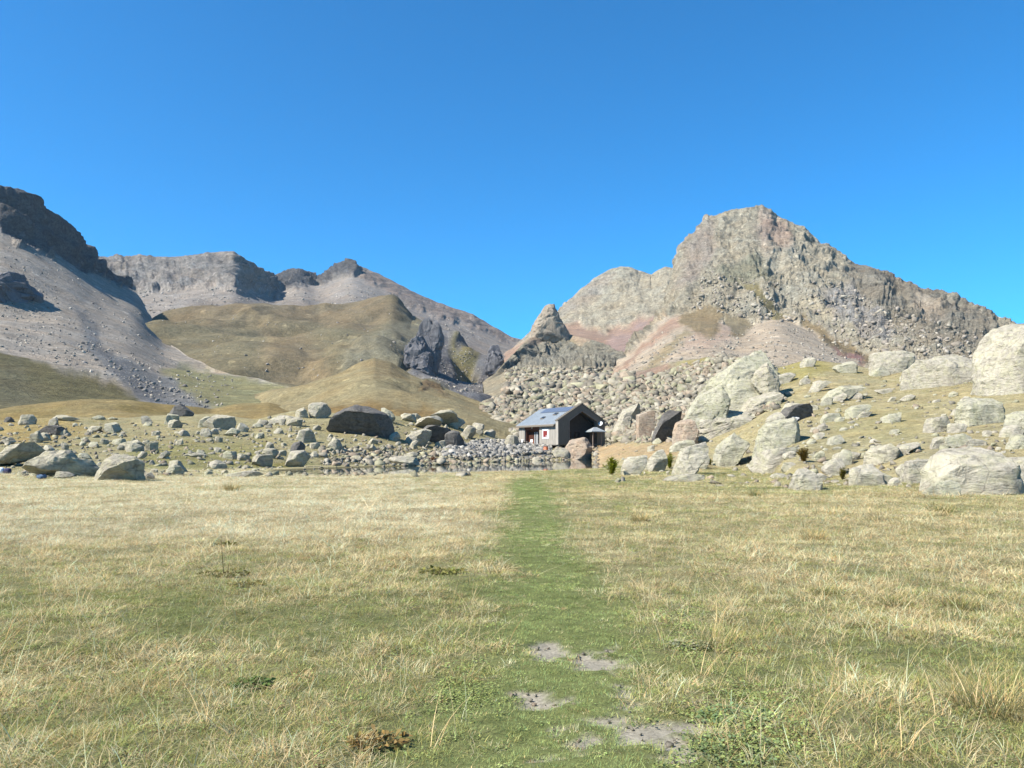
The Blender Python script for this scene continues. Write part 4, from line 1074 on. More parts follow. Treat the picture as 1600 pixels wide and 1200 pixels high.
# roof: two slabs with standing seams
def roof_slab(name, x_e, x_r, z_e, z_r, y0, y1, t=0.16):
    V, F = [], []
    prism(V, F, [(x_e, z_e), (x_r, z_r), (x_r, z_r + t), (x_e, z_e + t)], y0, y1)
    return pmesh(name, V, F, metal_roof, hut)
slope = (RZ - EZ) / (W / 2)
lr = roof_slab('roof', -0.45, W / 2, EZ - 0.45 * slope + 0.02, RZ + 0.02, 0.62, L + 0.35)
rr = roof_slab('roof', W + 0.45, W / 2 + 0.003, EZ - 0.45 * slope + 0.02, RZ + 0.02, 0.62, L + 0.35)
V, F = [], []
for i in range(26):
    y = 0.9 + i * 0.5
    prism(V, F, [(-0.44, EZ - 0.44 * slope + 0.185), (W / 2 - 0.02, RZ + 0.17), (W / 2 - 0.02, RZ + 0.22), (-0.44, EZ - 0.44 * slope + 0.235)], y, y + 0.04)
pmesh('seam_ribs', V, F, metal_roof, lr)
V, F = [], []
prism(V, F, [(-0.6, EZ - 0.6 * slope - 0.12), (-0.452, EZ - 0.45 * slope - 0.02), (-0.452, EZ - 0.45 * slope + 0.16), (-0.6, EZ - 0.6 * slope + 0.02)], 0.62, L + 0.3)
pmesh('gutter', V, F, wood_dark, lr)
def on_roof(xa, xb, ya, yb, up, t, name, mat, par):
    V, F = [], []
    za, zb = EZ + xa * slope + 0.18 + up, EZ + xb * slope + 0.18 + up
    prism(V, F, [(xa, za), (xb, zb), (xb, zb + t), (xa, za + t)], ya, yb)
    return pmesh(name, V, F, mat, par)
for k in range(9):
    on_roof(3.35, 4.75, 1.2 + k * 1.12, 2.27 + k * 1.12, 0.07, 0.06, 'solar_panel', solar, hut)
for ya, xa in ((4.3, 2.3), (6.9, 1.25)):
    sk = on_roof(xa, xa + 0.62, ya, ya + 1.0, 0.06, 0.12, 'roof_window', wood_dark, hut)
    on_roof(xa + 0.08, xa + 0.54, ya + 0.1, ya + 0.9, 0.185, 0.02, 'pane', dark_glass, sk)
# ragged verge timbers along the rear roof edge
V, F = [], []
for i in range(14):
    x = -0.4 + i * 0.38
    box(V, F, x, x + 0.2, L + 0.352, L + 0.55, EZ + x * slope - 0.02, EZ + x * slope + 0.26)
pmesh('verge_timbers', V, F, wood_dark, hut)
# gable frame: thick dark portal round an open recess
G0, G1 = 2.25, 8.2           # jambs of the opening
ga = empty('gable_front'); ga.parent = hut
bpart('jamb', wood_dark, hut, (-0.06, G0, -0.15, 0.6, -0.1, EZ + 0.45))
bpart('jamb', wood_dark, hut, (G1, W + 0.06, -0.15, 0.6, -0.1, EZ + 0.45))
ir = 1.0
for nm, prof in (('gable_beam', [(-0.06, EZ + 0.452), (G0, EZ + 0.452), (W / 2, RZ - ir + 0.2), (W / 2, RZ + 0.45)]),
                 ('gable_beam', [(W + 0.06, EZ + 0.452), (W / 2 + 0.003, RZ + 0.45), (W / 2 + 0.003, RZ - ir + 0.2), (G1, EZ + 0.452)])):
    V, F = [], []
    prism(V, F, prof, -0.15, 0.6)
    pmesh(nm, V, F, wood_dark, hut)
bpy.data.objects.remove(ga)
# stepped shingle ends on the two verges
for sgn in (0, 1):
    V, F = [], []
    for i in range(16):
        f = i / 15.0
        x = (-0.1 + f * (W / 2 + 0.05)) if sgn == 0 else (W + 0.1 - f * (W / 2 + 0.05))
        z = EZ + 0.46 + f * (RZ + 0.45 - EZ - 0.46)
        box(V, F, x - 0.16, x + 0.16, -0.24, 0.7, z - 0.02, z + 0.2)
    pmesh('verge_shingles', V, F, wood_dark, hut)
# light trim round the opening
def bar(name, mat, parent, a, b, w, d, y):
    ax, az = a; bx, bz = b
    dx, dz = bx - ax, bz - az; l = math.hypot(dx, dz); nx, nz = -dz / l * w, dx / l * w
    V, F = [], []
    prism(V, F, [(ax, az), (bx, bz), (bx + nx, bz + nz), (ax + nx, az + nz)], y - d, y)
    return pmesh(name, V, F, mat, parent)
bar('trim', wood_edge, hut, (G0, 0.0), (G0, EZ + 0.45), 0.14, 0.06, -0.152)
bar('trim', wood_edge, hut, (G0, EZ + 0.45), (W / 2, RZ - ir + 0.2), 0.16, 0.06, -0.152)
bar('trim', wood_edge, hut, (W / 2, RZ - ir + 0.2), (G1, EZ + 0.45), 0.16, 0.06, -0.155)
bpart('corner_board', wood_grey, hut, (-0.16, -0.064, -0.18, 0.6, -0.15, EZ + 0.5))
# recess: back wall, door, windows
bw = bpart('recess_wall', dark_void, hut, (G0 - 0.3, G1 + 0.3, 1.7, 1.85, 0, EZ))
V, F = [], []
prism(V, F, [(G0 - 0.3, EZ), (G1 + 0.3, EZ), (W / 2, RZ - 0.5)], 1.7, 1.85)
pmesh('recess_gable', V, F, dark_void, hut)
for x0 in (2.7, 4.6):
    wnd = bpart('window', wood_brown2, hut, (x0, x0 + 1.1, 1.62, 1.698, 0.9, 2.2))
    bpart('pane', dark_glass, wnd, (x0 + 0.1, x0 + 1.0, 1.6, 1.618, 1.0, 2.1))
rl = bpart('railing', wood_dark, hut, (G0 + 0.1, 5.6, -0.1, -0.03, 0.85, 0.95), *[(G0 + 0.2 + i * 0.42, G0 + 0.25 + i * 0.42, -0.1, -0.03, 0.0, 0.848) for i in range(8)])
# porch on the gable, right of the opening
pr = bpart('porch_post', wood_edge, hut, (6.15, 6.3, -1.7, -1.55, -0.55, 2.2))
bpart('porch_post', wood_edge, hut, (7.95, 8.1, -1.7, -1.55, -0.55, 2.2))
V = [(5.55, -2.2, 2.2), (8.7, -2.2, 2.2), (8.7, -0.16, 2.2), (5.55, -0.16, 2.2), (6.8, -1.1, 2.95), (7.45, -1.1, 2.95),
     (5.55, -2.2, 2.08), (8.7, -2.2, 2.08), (8.7, -0.16, 2.08), (5.55, -0.16, 2.08)]
F = [(0,1,5,4),(1,2,5),(2,3,4,5),(3,0,4),(6,7,1,0),(7,8,2,1),(8,9,3,2),(9,6,0,3),(6,9,8,7)]
pmesh('porch_roof', V, F, porch_metal, hut)
bpart('door', dark_void, hut, (6.5, 7.7, -0.21, -0.152, -0.05, 2.0))
bpart('door_step', concrete, hut, (5.9, 8.3, -1.9, -0.16, -0.8, -0.552))
# dish
dV, dF = [], []
n = 20
for k, (rr_, dep) in enumerate(((0.02, 0.0), (0.18, 0.03), (0.32, 0.08), (0.42, 0.14), (0.42, 0.17), (0.02, 0.06))):
    for j in range(n):
        a = 2 * math.pi * j / n
        dV.append((rr_ * math.cos(a), -dep, rr_ * math.sin(a)))
for k in range(5):
    for j in range(n):
        dF.append((k * n + j, k * n + (j + 1) % n, (k + 1) * n + (j + 1) % n, (k + 1) * n + j))
dish = pmesh('satellite_dish', dV, dF, white_paint, hut, (8.75, -0.55, 3.55), True)
dish.rotation_euler = (R(-25), 0, R(-62))
bpart('dish_arm', porch_metal, dish, (-0.03, 0.03, -0.5, 0.35, -0.03, 0.03))
# side wall: porch recess
bpart('porch_wall', wood_brown, hut, (0.9, 1.05, 6.2, 11.3, 0.0, EZ), (0.3, 0.9, 6.2, 6.28, 0.0, EZ), (0.3, 0.9, 11.22, 11.3, 0.0, EZ))
bpart('porch_beam', wood_brown, hut, (0.03, 0.12, 6.2, 11.3, 2.55, EZ - 0.02))
d = bpart('door', dark_glass, hut, (0.8, 0.898, 7.7, 9.3, 0.0, 2.2))
bpart('door_frame', white_paint, d, (0.76, 0.798, 8.44, 8.58, 0.0, 2.2), (0.76, 0.798, 7.95, 8.06, 0.0, 2.2), (0.76, 0.798, 9.0, 9.08, 0.0, 2.2))
for ya, yb in ((6.4, 7.5), (9.6, 11.1)):
    s_ = bpart('shutter', wood_brown2, hut, (0.82, 0.898, ya, yb, 0.9, 2.25))
lamp = bpart('lamp', white_paint, hut, (-0.02, 0.028, 8.6, 8.95, 2.85, 3.2))
# red shuttered window in a white surround
wf = bpart('window', white_paint, hut, (-0.075, -0.001, 3.05, 5.15, 0.92, 2.68))
bpart('shutter', red_paint, wf, (-0.12, -0.077, 3.45, 4.75, 1.25, 2.35))
bpart('shutter_cross', white_paint, wf, (-0.14, -0.122, 3.6, 3.8, 1.3, 1.5))
# stilts
for (x, y) in ((0.25, 0.3), (0.25, 3.2), (3.2, 0.3), (0.25, 6.0), (6.2, 0.3), (9.5, 0.3), (3.5, 4), (9.5, 5), (9.5, L - 0.5), (0.3, L - 0.5), (5, L - 0.5)):
    bpart('stilt', concrete, hut, (x - 0.15, x + 0.15, y - 0.15, y + 0.15, -2.6, -0.252))
bpart('underfloor_shade', dark_void, hut, (3.6, W - 0.4, 1.6, L - 0.4, -2.6, -0.255), (1.2, 3.5, 7.0, L - 0.4, -2.6, -0.256))  # dark blocks stand in for the shade of the void under the floor

def hutw(x, y, z):
    m = Matrix.Rotation(HRZ, 4, 'Z')
    return Vector((HX, HY, HZ)) + m @ Vector((x, y, z))

# terrace: bank of piled stones carries tables, seats and an orange drum
tz = 1.9
def lathe(V, F, prof, n=18, c=(0, 0)):
    o = len(V)
    for rr_, z in prof:
        for j in range(n):
            a = 2 * math.pi * j / n
            V.append((c[0] + rr_ * math.cos(a), c[1] + rr_ * math.sin(a), z))
    for k in range(len(prof) - 1):
        for j in range(n):
            F.append((o + k * n + j, o + k * n + (j + 1) % n, o + (k + 1) * n + (j + 1) % n, o + (k + 1) * n + j))
    F.append(tuple(o + j for j in reversed(range(n)))); F.append(tuple(o + (len(prof) - 1) * n + j for j in range(n)))
def settle(p, dz=0.0):
    return Vector((p.x, p.y, ground_z(p.x, p.y, 60) + dz))
TERR = []
def terrace_z(x, y):
    return TERRACE_TOP
TERRACE_TOP = HZ - 0.12
p = hutw(-1.9, 8.3, 0); 
tb = empty('picnic_table', (p.x, p.y, TERRACE_TOP), HRZ)
tag(tb, 'dark picnic table with benches on the stone terrace before the hut', 'table')
bpart('table_top', dark_void, tb, (-0.4, 0.4, -1.1, 1.1, 0.72, 0.78))
for sx in (-0.75, 0.75):
    bpart('bench', dark_void, tb, (sx - 0.15, sx + 0.15, -1.1, 1.1, 0.42, 0.46))
for sy in (-0.85, 0.85):
    bpart('leg_frame', dark_void, tb, (-0.9, 0.9, sy - 0.05, sy + 0.05, 0.36, 0.418), (-0.35, -0.25, sy - 0.05, sy + 0.05, 0.0, 0.718), (0.25, 0.35, sy - 0.05, sy + 0.05, 0.0, 0.718))
for yy_, lb in ((7.0, 'white garden chair on the terrace, right of the picnic table'), (10.3, 'white garden chair on the terrace, left of the picnic table')):
    p = hutw(-1.3, yy_, 0)
    ch = empty('garden_chair', (p.x, p.y, TERRACE_TOP), HRZ + 0.4)
    tag(ch, lb, 'chair', 'white chairs on the hut terrace')
    bpart('seat', white_paint, ch, (-0.25, 0.25, -0.25, 0.25, 0.42, 0.46))
    bpart('backrest', white_paint, ch, (0.22, 0.27, -0.25, 0.25, 0.462, 0.95))
    for sx in (-0.22, 0.22):
        for sy in (-0.22, 0.22):
            bpart('leg', white_paint, ch, (sx - 0.025, sx + 0.025, sy - 0.025, sy + 0.025, 0.0, 0.418))
# orange drum below the corner
orange = plain_mat('orange_plastic', alb(240, 138, 84), 0.5, 0.4, 0.05, 3)
h = hit(853, 706)
dr = empty('orange_drum', (h.x, h.y, h.z - 0.05))
tag(dr, 'orange plastic drum standing by the water under the hut corner', 'drum')
V, F = [], []
lathe(V, F, [(0.36, 0.0), (0.40, 0.06), (0.40, 0.32), (0.43, 0.35), (0.43, 0.40), (0.40, 0.43), (0.40, 0.82), (0.36, 0.9)])
pmesh('barrel', V, F, orange, dr, None, True)
V, F = [], []
lathe(V, F, [(0.38, 0.902), (0.38, 0.97), (0.2, 0.99)])
pmesh('lid', V, F, plain_mat('dark_red_plastic', alb(140, 60, 50), 0.5, 0.4, 0.05, 3), dr)
# gear left at the far left by the rocks
navy = plain_mat('navy_cloth', alb(92, 92, 124), 0.9, 0.1, 0.1, 6)
white_c = plain_mat('white_cloth', (0.78, 0.78, 0.8), 0.9, 0.1, 0.05, 6)
blue_c = plain_mat('blue_nylon', alb(104, 136, 168), 0.7, 0.3, 0.1, 6)
def soft_pack(name, parent, mat, size, loc, seed):
    V, F = ico(3)
    P = np.sign(V) * np.abs(V) ** 0.62 * np.array(size) / 2
    P = P * (1 + 0.12 * fbm(P / max(size) * 4, 3, seed))[:, None]
    P[:, 2] += size[2] / 2
    return add_obj(name, np_mesh(name, P, F, mat), parent, loc)
h = hit(6, 741)
g = empty('gear_pile', (h.x, h.y, h.z))
tag(g, 'white bag and navy pack lying together before the left edge boulder', 'bags')
soft_pack('white_bag', g, white_c, (0.55, 0.4, 0.42), (-0.28, 0, 0.02), 3)
soft_pack('navy_pack', g, navy, (0.42, 0.36, 0.40), (0.22, 0.03, 0.0), 4)
h = hit(65, 748)
g = empty('rucksack', (h.x, h.y, h.z))
tag(g, 'pale blue rucksack lying at the edge of the straw meadow', 'rucksack')
soft_pack('pack_body', g, blue_c, (0.5, 0.34, 0.24), (0, 0, 0), 5)
soft_pack('pocket', g, blue_c, (0.26, 0.14, 0.16), (0.02, -0.2, 0.0), 6)
bpart('strap', navy, g, (-0.16, -0.11, -0.16, 0.1, 0.215, 0.25), (0.10, 0.15, -0.16, 0.1, 0.215, 0.25))

# ------------------------------------------------------------------ leaves, shrubs, herbs
def leaf_mat(name, col_attr=None, col=None, trans=0.35, kind='INSTANCER'):
    m = bpy.data.materials.new(name); m.use_nodes = True
    nt = m.node_tree; N = nt.nodes; Lk = nt.links
    N.clear()
    out = N.new('ShaderNodeOutputMaterial'); mx = N.new('ShaderNodeMixShader'); d = N.new('ShaderNodeBsdfDiffuse'); tr = N.new('ShaderNodeBsdfTranslucent')
    mx.inputs[0].default_value = trans
    if col_attr:
        a = N.new('ShaderNodeAttribute'); a.attribute_name = col_attr; a.attribute_type = kind
        src = a.outputs['Color']
        v = N.new('ShaderNodeAttribute'); v.attribute_name = 'shade'; v.attribute_type = 'GEOMETRY'
        mm = N.new('ShaderNodeMix'); mm.data_type = 'RGBA'; mm.blend_type = 'MULTIPLY'; mm.inputs['Factor'].default_value = 1
        Lk.new(src, mm.inputs['A']); Lk.new(v.outputs['Color'], mm.inputs['B'])
        src = mm.outputs['Result']
        Lk.new(src, d.inputs['Color']); Lk.new(src, tr.inputs['Color'])
    else:
        v = N.new('ShaderNodeAttribute'); v.attribute_name = 'shade'; v.attribute_type = 'GEOMETRY'
        mm = N.new('ShaderNodeMix'); mm.data_type = 'RGBA'; mm.blend_type = 'MULTIPLY'; mm.inputs['Factor'].default_value = 1
        mm.inputs['A'].default_value = (*col, 1); Lk.new(v.outputs['Color'], mm.inputs['B'])
        Lk.new(mm.outputs['Result'], d.inputs['Color']); Lk.new(mm.outputs['Result'], tr.inputs['Color'])
    Lk.new(d.outputs[0], mx.inputs[1]); Lk.new(tr.outputs[0], mx.inputs[2]); Lk.new(mx.outputs[0], out.inputs['Surface'])
    return m

def leaves_mesh(name, base, dirs, length, width, mat, rr, droop=0.3, shade=None):
    """pointed four-sided leaves bent along the middle; base (n,3), dirs (n,3)"""
    n = len(base)
    d = dirs / np.linalg.norm(dirs, axis=1, keepdims=True)
    up = np.tile([0, 0, 1.0], (n, 1)) + rr.normal(size=(n, 3)) * 0.35
    side = np.cross(d, up); side /= np.linalg.norm(side, axis=1, keepdims=True) + 1e-9
    L_, W_ = length[:, None], width[:, None]
    tip = base + d * L_; tip[:, 2] -= droop * length
    mid = base + d * L_ * 0.5; mid[:, 2] += 0.04 * length
    V = np.stack([base, mid + side * W_ * 0.5, tip, mid - side * W_ * 0.5], 1).reshape(-1, 3)
    i = np.arange(n)[:, None] * 4
    F = np.concatenate([i + np.array([[0, 1, 2]]), i + np.array([[0, 2, 3]])], 0)
    sh = rr.uniform(0.65, 1.3, n) if shade is None else shade
    tint = np.stack([sh * rr.uniform(0.9, 1.15, n), sh, sh * rr.uniform(0.8, 1.1, n)], 1)
    return np_mesh(name, V, F, mat, False, {'shade': np.repeat(tint, 4, axis=0)})

stem_m = plain_mat('shrub_stem', alb(120, 96, 70), 0.9, 0.1, 0.1, 8)
def tubes(name, paths, r0, mat, parent):
    V, F = [], []
    for P in paths:
        o = len(V); k = len(P)
        for i, p in enumerate(P):
            rad = r0 * (1 - 0.8 * i / (k - 1))
            for j in range(5):
                a = 2 * math.pi * j / 5
                V.append((p[0] + rad * math.cos(a), p[1] + rad * math.sin(a), p[2]))
        for i in range(k - 1):
            for j in range(5):
                F.append((o + i * 5 + j, o + i * 5 + (j + 1) % 5, o + (i + 1) * 5 + (j + 1) % 5, o + (i + 1) * 5 + j))
    return pmesh(name, V, F, mat, parent, None, True)

def shrub(px, py, wpx, hpx, col, label, seed, n=900, ll=0.17, group='shrubs between the boulders', upright=0.9):
    rr = np.random.default_rng(seed)
    h = hit(px, py)
    w, hh = wpx / FPX * h.y, hpx / FPX * h.y
    o = empty('shrub', (h.x, h.y + w * 0.25, ground_z(h.x, h.y + w * 0.25, 60) - 0.02))
    tag(o, label, 'shrub', group)
    ns = 22
    paths = []
    for i in range(ns):
        a = rr.uniform(0, 2 * math.pi); e = rr.uniform(0.1, 1.0) * w * 0.5; top = hh * rr.uniform(0.7, 1.0) * (1 - 0.35 * (e / (w * 0.5)) ** 2)
        paths.append([(0.25 * e * math.cos(a) * k + e * math.cos(a) * 0.75 * k * k, (0.25 * e * math.sin(a) * k + e * math.sin(a) * 0.75 * k * k), top * k) for k in np.linspace(0, 1, 6)])
    tubes('stem', paths, 0.018, stem_m, o)
    bs, ds = [], []
    for i in range(n):
        P = np.array(paths[rr.integers(ns)])
        k = rr.uniform(0.12, 1.0) * 5; a = int(min(k, 4)); b = P[a] * (1 - (k - a)) + P[a + 1] * (k - a)
        dd = rr.normal(size=3); dd[2] = abs(dd[2]) * upright + 0.25
        out = np.array([b[0], b[1], 0]) / (w * 0.5)
        bs.append(b + rr.normal(size=3) * 0.03 * w); ds.append(dd + out)
    bs, ds = np.array(bs), np.array(ds)
    me = leaves_mesh('foliage', bs, ds, rr.uniform(0.6, 1.2, n) * ll, rr.uniform(0.6, 1.1, n) * ll * 0.32, leaf_mat('leaf_%d' % seed, col=col), rr, 0.15)
    add_obj('foliage', me, o)
    return o
GREEN_L = alb(150, 160, 44, g=1.7); OLIVE_L = alb(140, 140, 58, g=1.7); BROWN_L = alb(150, 126, 62, g=1.7)
shrub(957, 743, 25, 30, GREEN_L, 'bright green upright bush beside the rounded pale boulder by the tarn', 1, 1100)
shrub(1048, 733, 24, 27, GREEN_L, 'bright green bush between pale boulders, right of the tarn', 2, 1000)
shrub(1150, 723, 42, 18, OLIVE_L, 'low spreading green bush under the large lichen boulder', 3, 1300)
shrub(1258, 723, 20, 24, BROWN_L, 'brownish upright shrub right of the broad pale boulder', 4, 1000)
shrub(1110, 727, 11, 11, OLIVE_L, 'tiny green bush at the foot of the large lichen boulder', 5, 350, 0.13)
shrub(1318, 750, 12, 20, alb(150, 140, 66), 'thin yellow-green bush left of the squat pale boulder', 6, 420, 0.14)
shrub(1454, 598, 24, 16, alb(76, 80, 60), 'dark rounded shrub on the right skyline rocks', 7, 1500, 0.3)
shrub(1553, 592, 16, 10, alb(84, 88, 66), 'dark small shrub on the giant outcrop at upper right', 8, 600, 0.3)
shrub(676, 722, 14, 9, alb(160, 110, 70), 'rusty brown low shrub on the far tarn shore', 9, 500, 0.2)

def rosette(px, py, wpx, col, label, seed, n=120, ll=0.11, wide=0.5, stalk=0.0, up=0.5, name='dock_plant', cat='plant', group='broad-leaved plants in the meadow'):
    rr = np.random.default_rng(seed)
    D = float(ground_D(px, py, 0.0)); x, y, z = pix(px, py, D)
    w = wpx / FPX * D
    o = empty(name, (float(x), D, float(meadow_z(np.array([float(x)]), np.array([D]))[0])))
    tag(o, label, cat, group)
    a = rr.uniform(0, 2 * math.pi, n); e = np.sqrt(rr.uniform(0, 1, n)) * w * 0.5
    bs = np.stack([e * np.cos(a), 0.75 * e * np.sin(a), rr.uniform(0.0, 0.035, n)], 1)
    ds = np.stack([np.cos(a) + rr.normal(size=n) * 0.7, np.sin(a) + rr.normal(size=n) * 0.7, rr.uniform(0.1, 1.0, n) * up + 0.15], 1)
    add_obj('leaf_rosette', leaves_mesh('leaf_rosette', bs, ds, rr.uniform(0.6, 1.15, n) * ll, rr.uniform(0.7, 1.1, n) * ll * wide, leaf_mat('rosette_%d' % seed, col=col), rr, 0.2), o)
    if stalk:
        tubes('dead_stalk', [[(-0.02 - 0.05 * k, 0.0, stalk * k) for k in np.linspace(0, 1, 7)], [(0.03, 0.02 * k, stalk * 0.3 * k) for k in np.linspace(0, 1, 5)]], 0.006, plain_mat('dead_stalk', alb(110, 92, 62), 0.9, 0.1), o)
    return o
rosette(690, 898, 66, alb(156, 156, 92, g=1.6), 'clump of broad yellow-green leaves left of the path', 21, 170, 0.10)
rosette(352, 900, 78, alb(142, 140, 88, g=1.6), 'wide leafy plant with one tall dead stalk in the left meadow', 22, 150, 0.09, stalk=0.5)
rosette(384, 922, 52, alb(152, 146, 94, g=1.6), 'leafy patch just below the plant with the dead stalk', 23, 90, 0.08)
rosette(350, 852, 34, alb(132, 128, 70, g=1.6), 'small distant leafy patch above the plant with the dead stalk', 24, 60, 0.12)
rosette(392, 1066, 60, alb(110, 134, 78, g=1.6), 'dark green leafy patch in the lower left meadow', 25, 130, 0.055)
rosette(590, 1166, 80, alb(166, 142, 92, g=1.6), 'brown withered leaf rosette at the bottom left of the path', 26, 130, 0.06, up=0.9)
rosette(1160, 1135, 130, alb(154, 176, 124, g=1.45), 'mat of small round green leaves right of the bare path patches', 27, 300, 0.032, 0.9)
rosette(1075, 1016, 60, alb(176, 178, 140, g=1.45), 'grey-green mat of small leaves beside the path edge', 28, 220, 0.034, 0.9)
rosette(1150, 1190, 180, alb(148, 166, 116, g=1.45), 'mat of small green leaves at the bottom edge right of the path', 29, 340, 0.028, 0.9)

# ------------------------------------------------------------------ scattered stuff: grass and rubble
def scatter(name, pts, rz, scl, idx, cols, sources, tilt=None):
    me = bpy.data.meshes.new(name)
    n = len(pts)
    me.vertices.add(n); me.vertices.foreach_set('co', np.asarray(pts, np.float32).ravel())
    rot = np.zeros((n, 3), np.float32)
    rot[:, 2] = rz
    if tilt is not None: rot[:, :2] = tilt
    a = me.attributes.new('rot', 'FLOAT_VECTOR', 'POINT'); a.data.foreach_set('vector', rot.ravel())
    scl = np.asarray(scl, np.float32)
    if scl.ndim == 1: scl = np.repeat(scl[:, None], 3, 1)
    a = me.attributes.new('scl', 'FLOAT_VECTOR', 'POINT'); a.data.foreach_set('vector', scl.ravel())
    a = me.attributes.new('idx', 'INT', 'POINT'); a.data.foreach_set('value', np.asarray(idx, np.int32))
    c4 = np.concatenate([np.asarray(cols, np.float32), np.ones((n, 1), np.float32)], 1)
    a = me.attributes.new('tint', 'FLOAT_COLOR', 'POINT'); a.data.foreach_set('color', c4.ravel())
    o = add_obj(name, me)
    src = bpy.data.collections.new(name + '_sources')
    for k, m in enumerate(sources):
        so = bpy.data.objects.new('%s_source_%02d' % (name, k), m)
        src.objects.link(so)
    g = bpy.data.node_groups.new(name + '_scatter', 'GeometryNodeTree')
    g.interface.new_socket('Geometry', in_out='INPUT', socket_type='NodeSocketGeometry')
    g.interface.new_socket('Geometry', in_out='OUTPUT', socket_type='NodeSocketGeometry')
    N, Lk = g.nodes, g.links
    gi, go = N.new('NodeGroupInput'), N.new('NodeGroupOutput')
    ci = N.new('GeometryNodeCollectionInfo'); ci.inputs['Collection'].default_value = src
    ci.inputs['Separate Children'].default_value = True; ci.inputs['Reset Children'].default_value = True
    mp = N.new('GeometryNodeMeshToPoints')
    ip = N.new('GeometryNodeInstanceOnPoints'); ip.inputs['Pick Instance'].default_value = True
    def na(nm, ty):
        q = N.new('GeometryNodeInputNamedAttribute'); q.data_type = ty; q.inputs['Name'].default_value = nm
        return q.outputs['Attribute']
    Lk.new(gi.outputs[0], mp.inputs['Mesh']); Lk.new(mp.outputs[0], ip.inputs['Points'])
    Lk.new(ci.outputs[0], ip.inputs['Instance'])
    Lk.new(na('idx', 'INT'), ip.inputs['Instance Index'])
    er = N.new('FunctionNodeEulerToRotation'); Lk.new(na('rot', 'FLOAT_VECTOR'), er.inputs[0])
    Lk.new(er.outputs[0], ip.inputs['Rotation'])
    Lk.new(na('scl', 'FLOAT_VECTOR'), ip.inputs['Scale'])
    Lk.new(ip.outputs[0], go.inputs[0])
    md = o.modifiers.new('scatter', 'NODES'); md.node_group = g
    return o

GRASS_M = leaf_mat('grass_blade', col_attr='tint', trans=0.3)
def clump(name, n, rad, hmin, hmax, wid, lean, bend, seed, segs=3):
    """a tuft of tapering bent blades"""
    rr = np.random.default_rng(seed)
    a = rr.uniform(0, 2 * math.pi, n); e = rad * np.sqrt(rr.uniform(0, 1, n))
    base = np.stack([e * np.cos(a), e * np.sin(a), np.full(n, -0.01)], 1)
    az = a + rr.normal(size=n) * 0.9
    h = rr.uniform(hmin, hmax, n)
    ln = np.abs(rr.normal(size=n)) * lean + 0.15 * lean
    d = np.stack([np.cos(az), np.sin(az), np.zeros(n)], 1)
    s = np.stack([-np.sin(az + rr.normal(size=n) * 0.5), np.cos(az), np.zeros(n)], 1)
    V, F = [], []
    rows = []
    for k in range(segs + 1):
        t = k / segs
        ang = ln + bend * t
        # integrate a bending blade
        if k == 0: p = base.copy()
        else: p = prev + (d * np.sin(ang)[:, None] + np.array([0, 0, 1.0]) * np.cos(ang)[:, None]) * (h / segs)[:, None]
        p[:, 2] = np.maximum(p[:, 2], -0.01 if k == 0 else 0.004)
        w = wid * (1 - t) ** 0.7 * rr.uniform(0.7, 1.2, n)
        if k < segs: rows.append((p - s * w[:, None] / 2, p + s * w[:, None] / 2))
        else: rows.append((p,))
        prev = p
    V = np.concatenate([x for r_ in rows for x in r_])
    for k in range(segs - 1):
        i = np.arange(n)
        a0, b0, a1, b1 = 2 * k * n + i, (2 * k + 1) * n + i, (2 * k + 2) * n + i, (2 * k + 3) * n + i
        F += [np.stack([a0, b0, b1], 1), np.stack([a0, b1, a1], 1)]
    i = np.arange(n); k = segs - 1
    F.append(np.stack([2 * k * n + i, (2 * k + 1) * n + i, (2 * k + 2) * n + i], 1))
    F = np.concatenate(F)
    sh = rr.uniform(0.6, 1.3, n); hue = rr.normal(size=n) * 0.12
    c = np.stack([sh * (1 + hue), sh, sh * (1 - hue * 0.5)], 1)
    return np_mesh(name, V, F, GRASS_M, False, {'shade': np.tile(c, (len(V) // n, 1))})

TURF = [clump('turf_%d' % i, 46, 0.085, 0.02, 0.055, 0.0042, 0.7, 0.6, 400 + i, 2) for i in range(3)]
MIXED = [clump('mixed_%d' % i, 40, 0.09, 0.04, 0.10, 0.004, 0.9, 0.9, 410 + i) for i in range(3)]
DRY = [clump('dry_%d' % i, 30, 0.10, 0.08, 0.22, 0.0035, 1.1, 1.1, 420 + i, 4) for i in range(4)]
STALK = [clump('stalk_%d' % i, 4, 0.05, 0.25, 0.5, 0.0035, 0.55, 0.9, 430 + i, 5) for i in range(4)]
def herb_mesh(seed):
    rr = np.random.default_rng(seed); n = 26
    a = rr.uniform(0, 6.28, n); e = 0.08 * np.sqrt(rr.uniform(0, 1, n))
    bs = np.stack([e * np.cos(a), e * np.sin(a), rr.uniform(0.008, 0.035, n)], 1)
    return leaves_mesh('herb', bs, np.stack([np.cos(a), np.sin(a), rr.uniform(-0.1, 0.5, n)], 1), rr.uniform(0.013, 0.024, n), rr.uniform(0.010, 0.018, n), GRASS_M, rr, 0.1)
HERB = [herb_mesh(440 + i) for i in range(3)]
SRC = TURF + MIXED + DRY + STALK + HERB
iT, iM, iD, iS, iH = 0, 3, 6, 10, 14

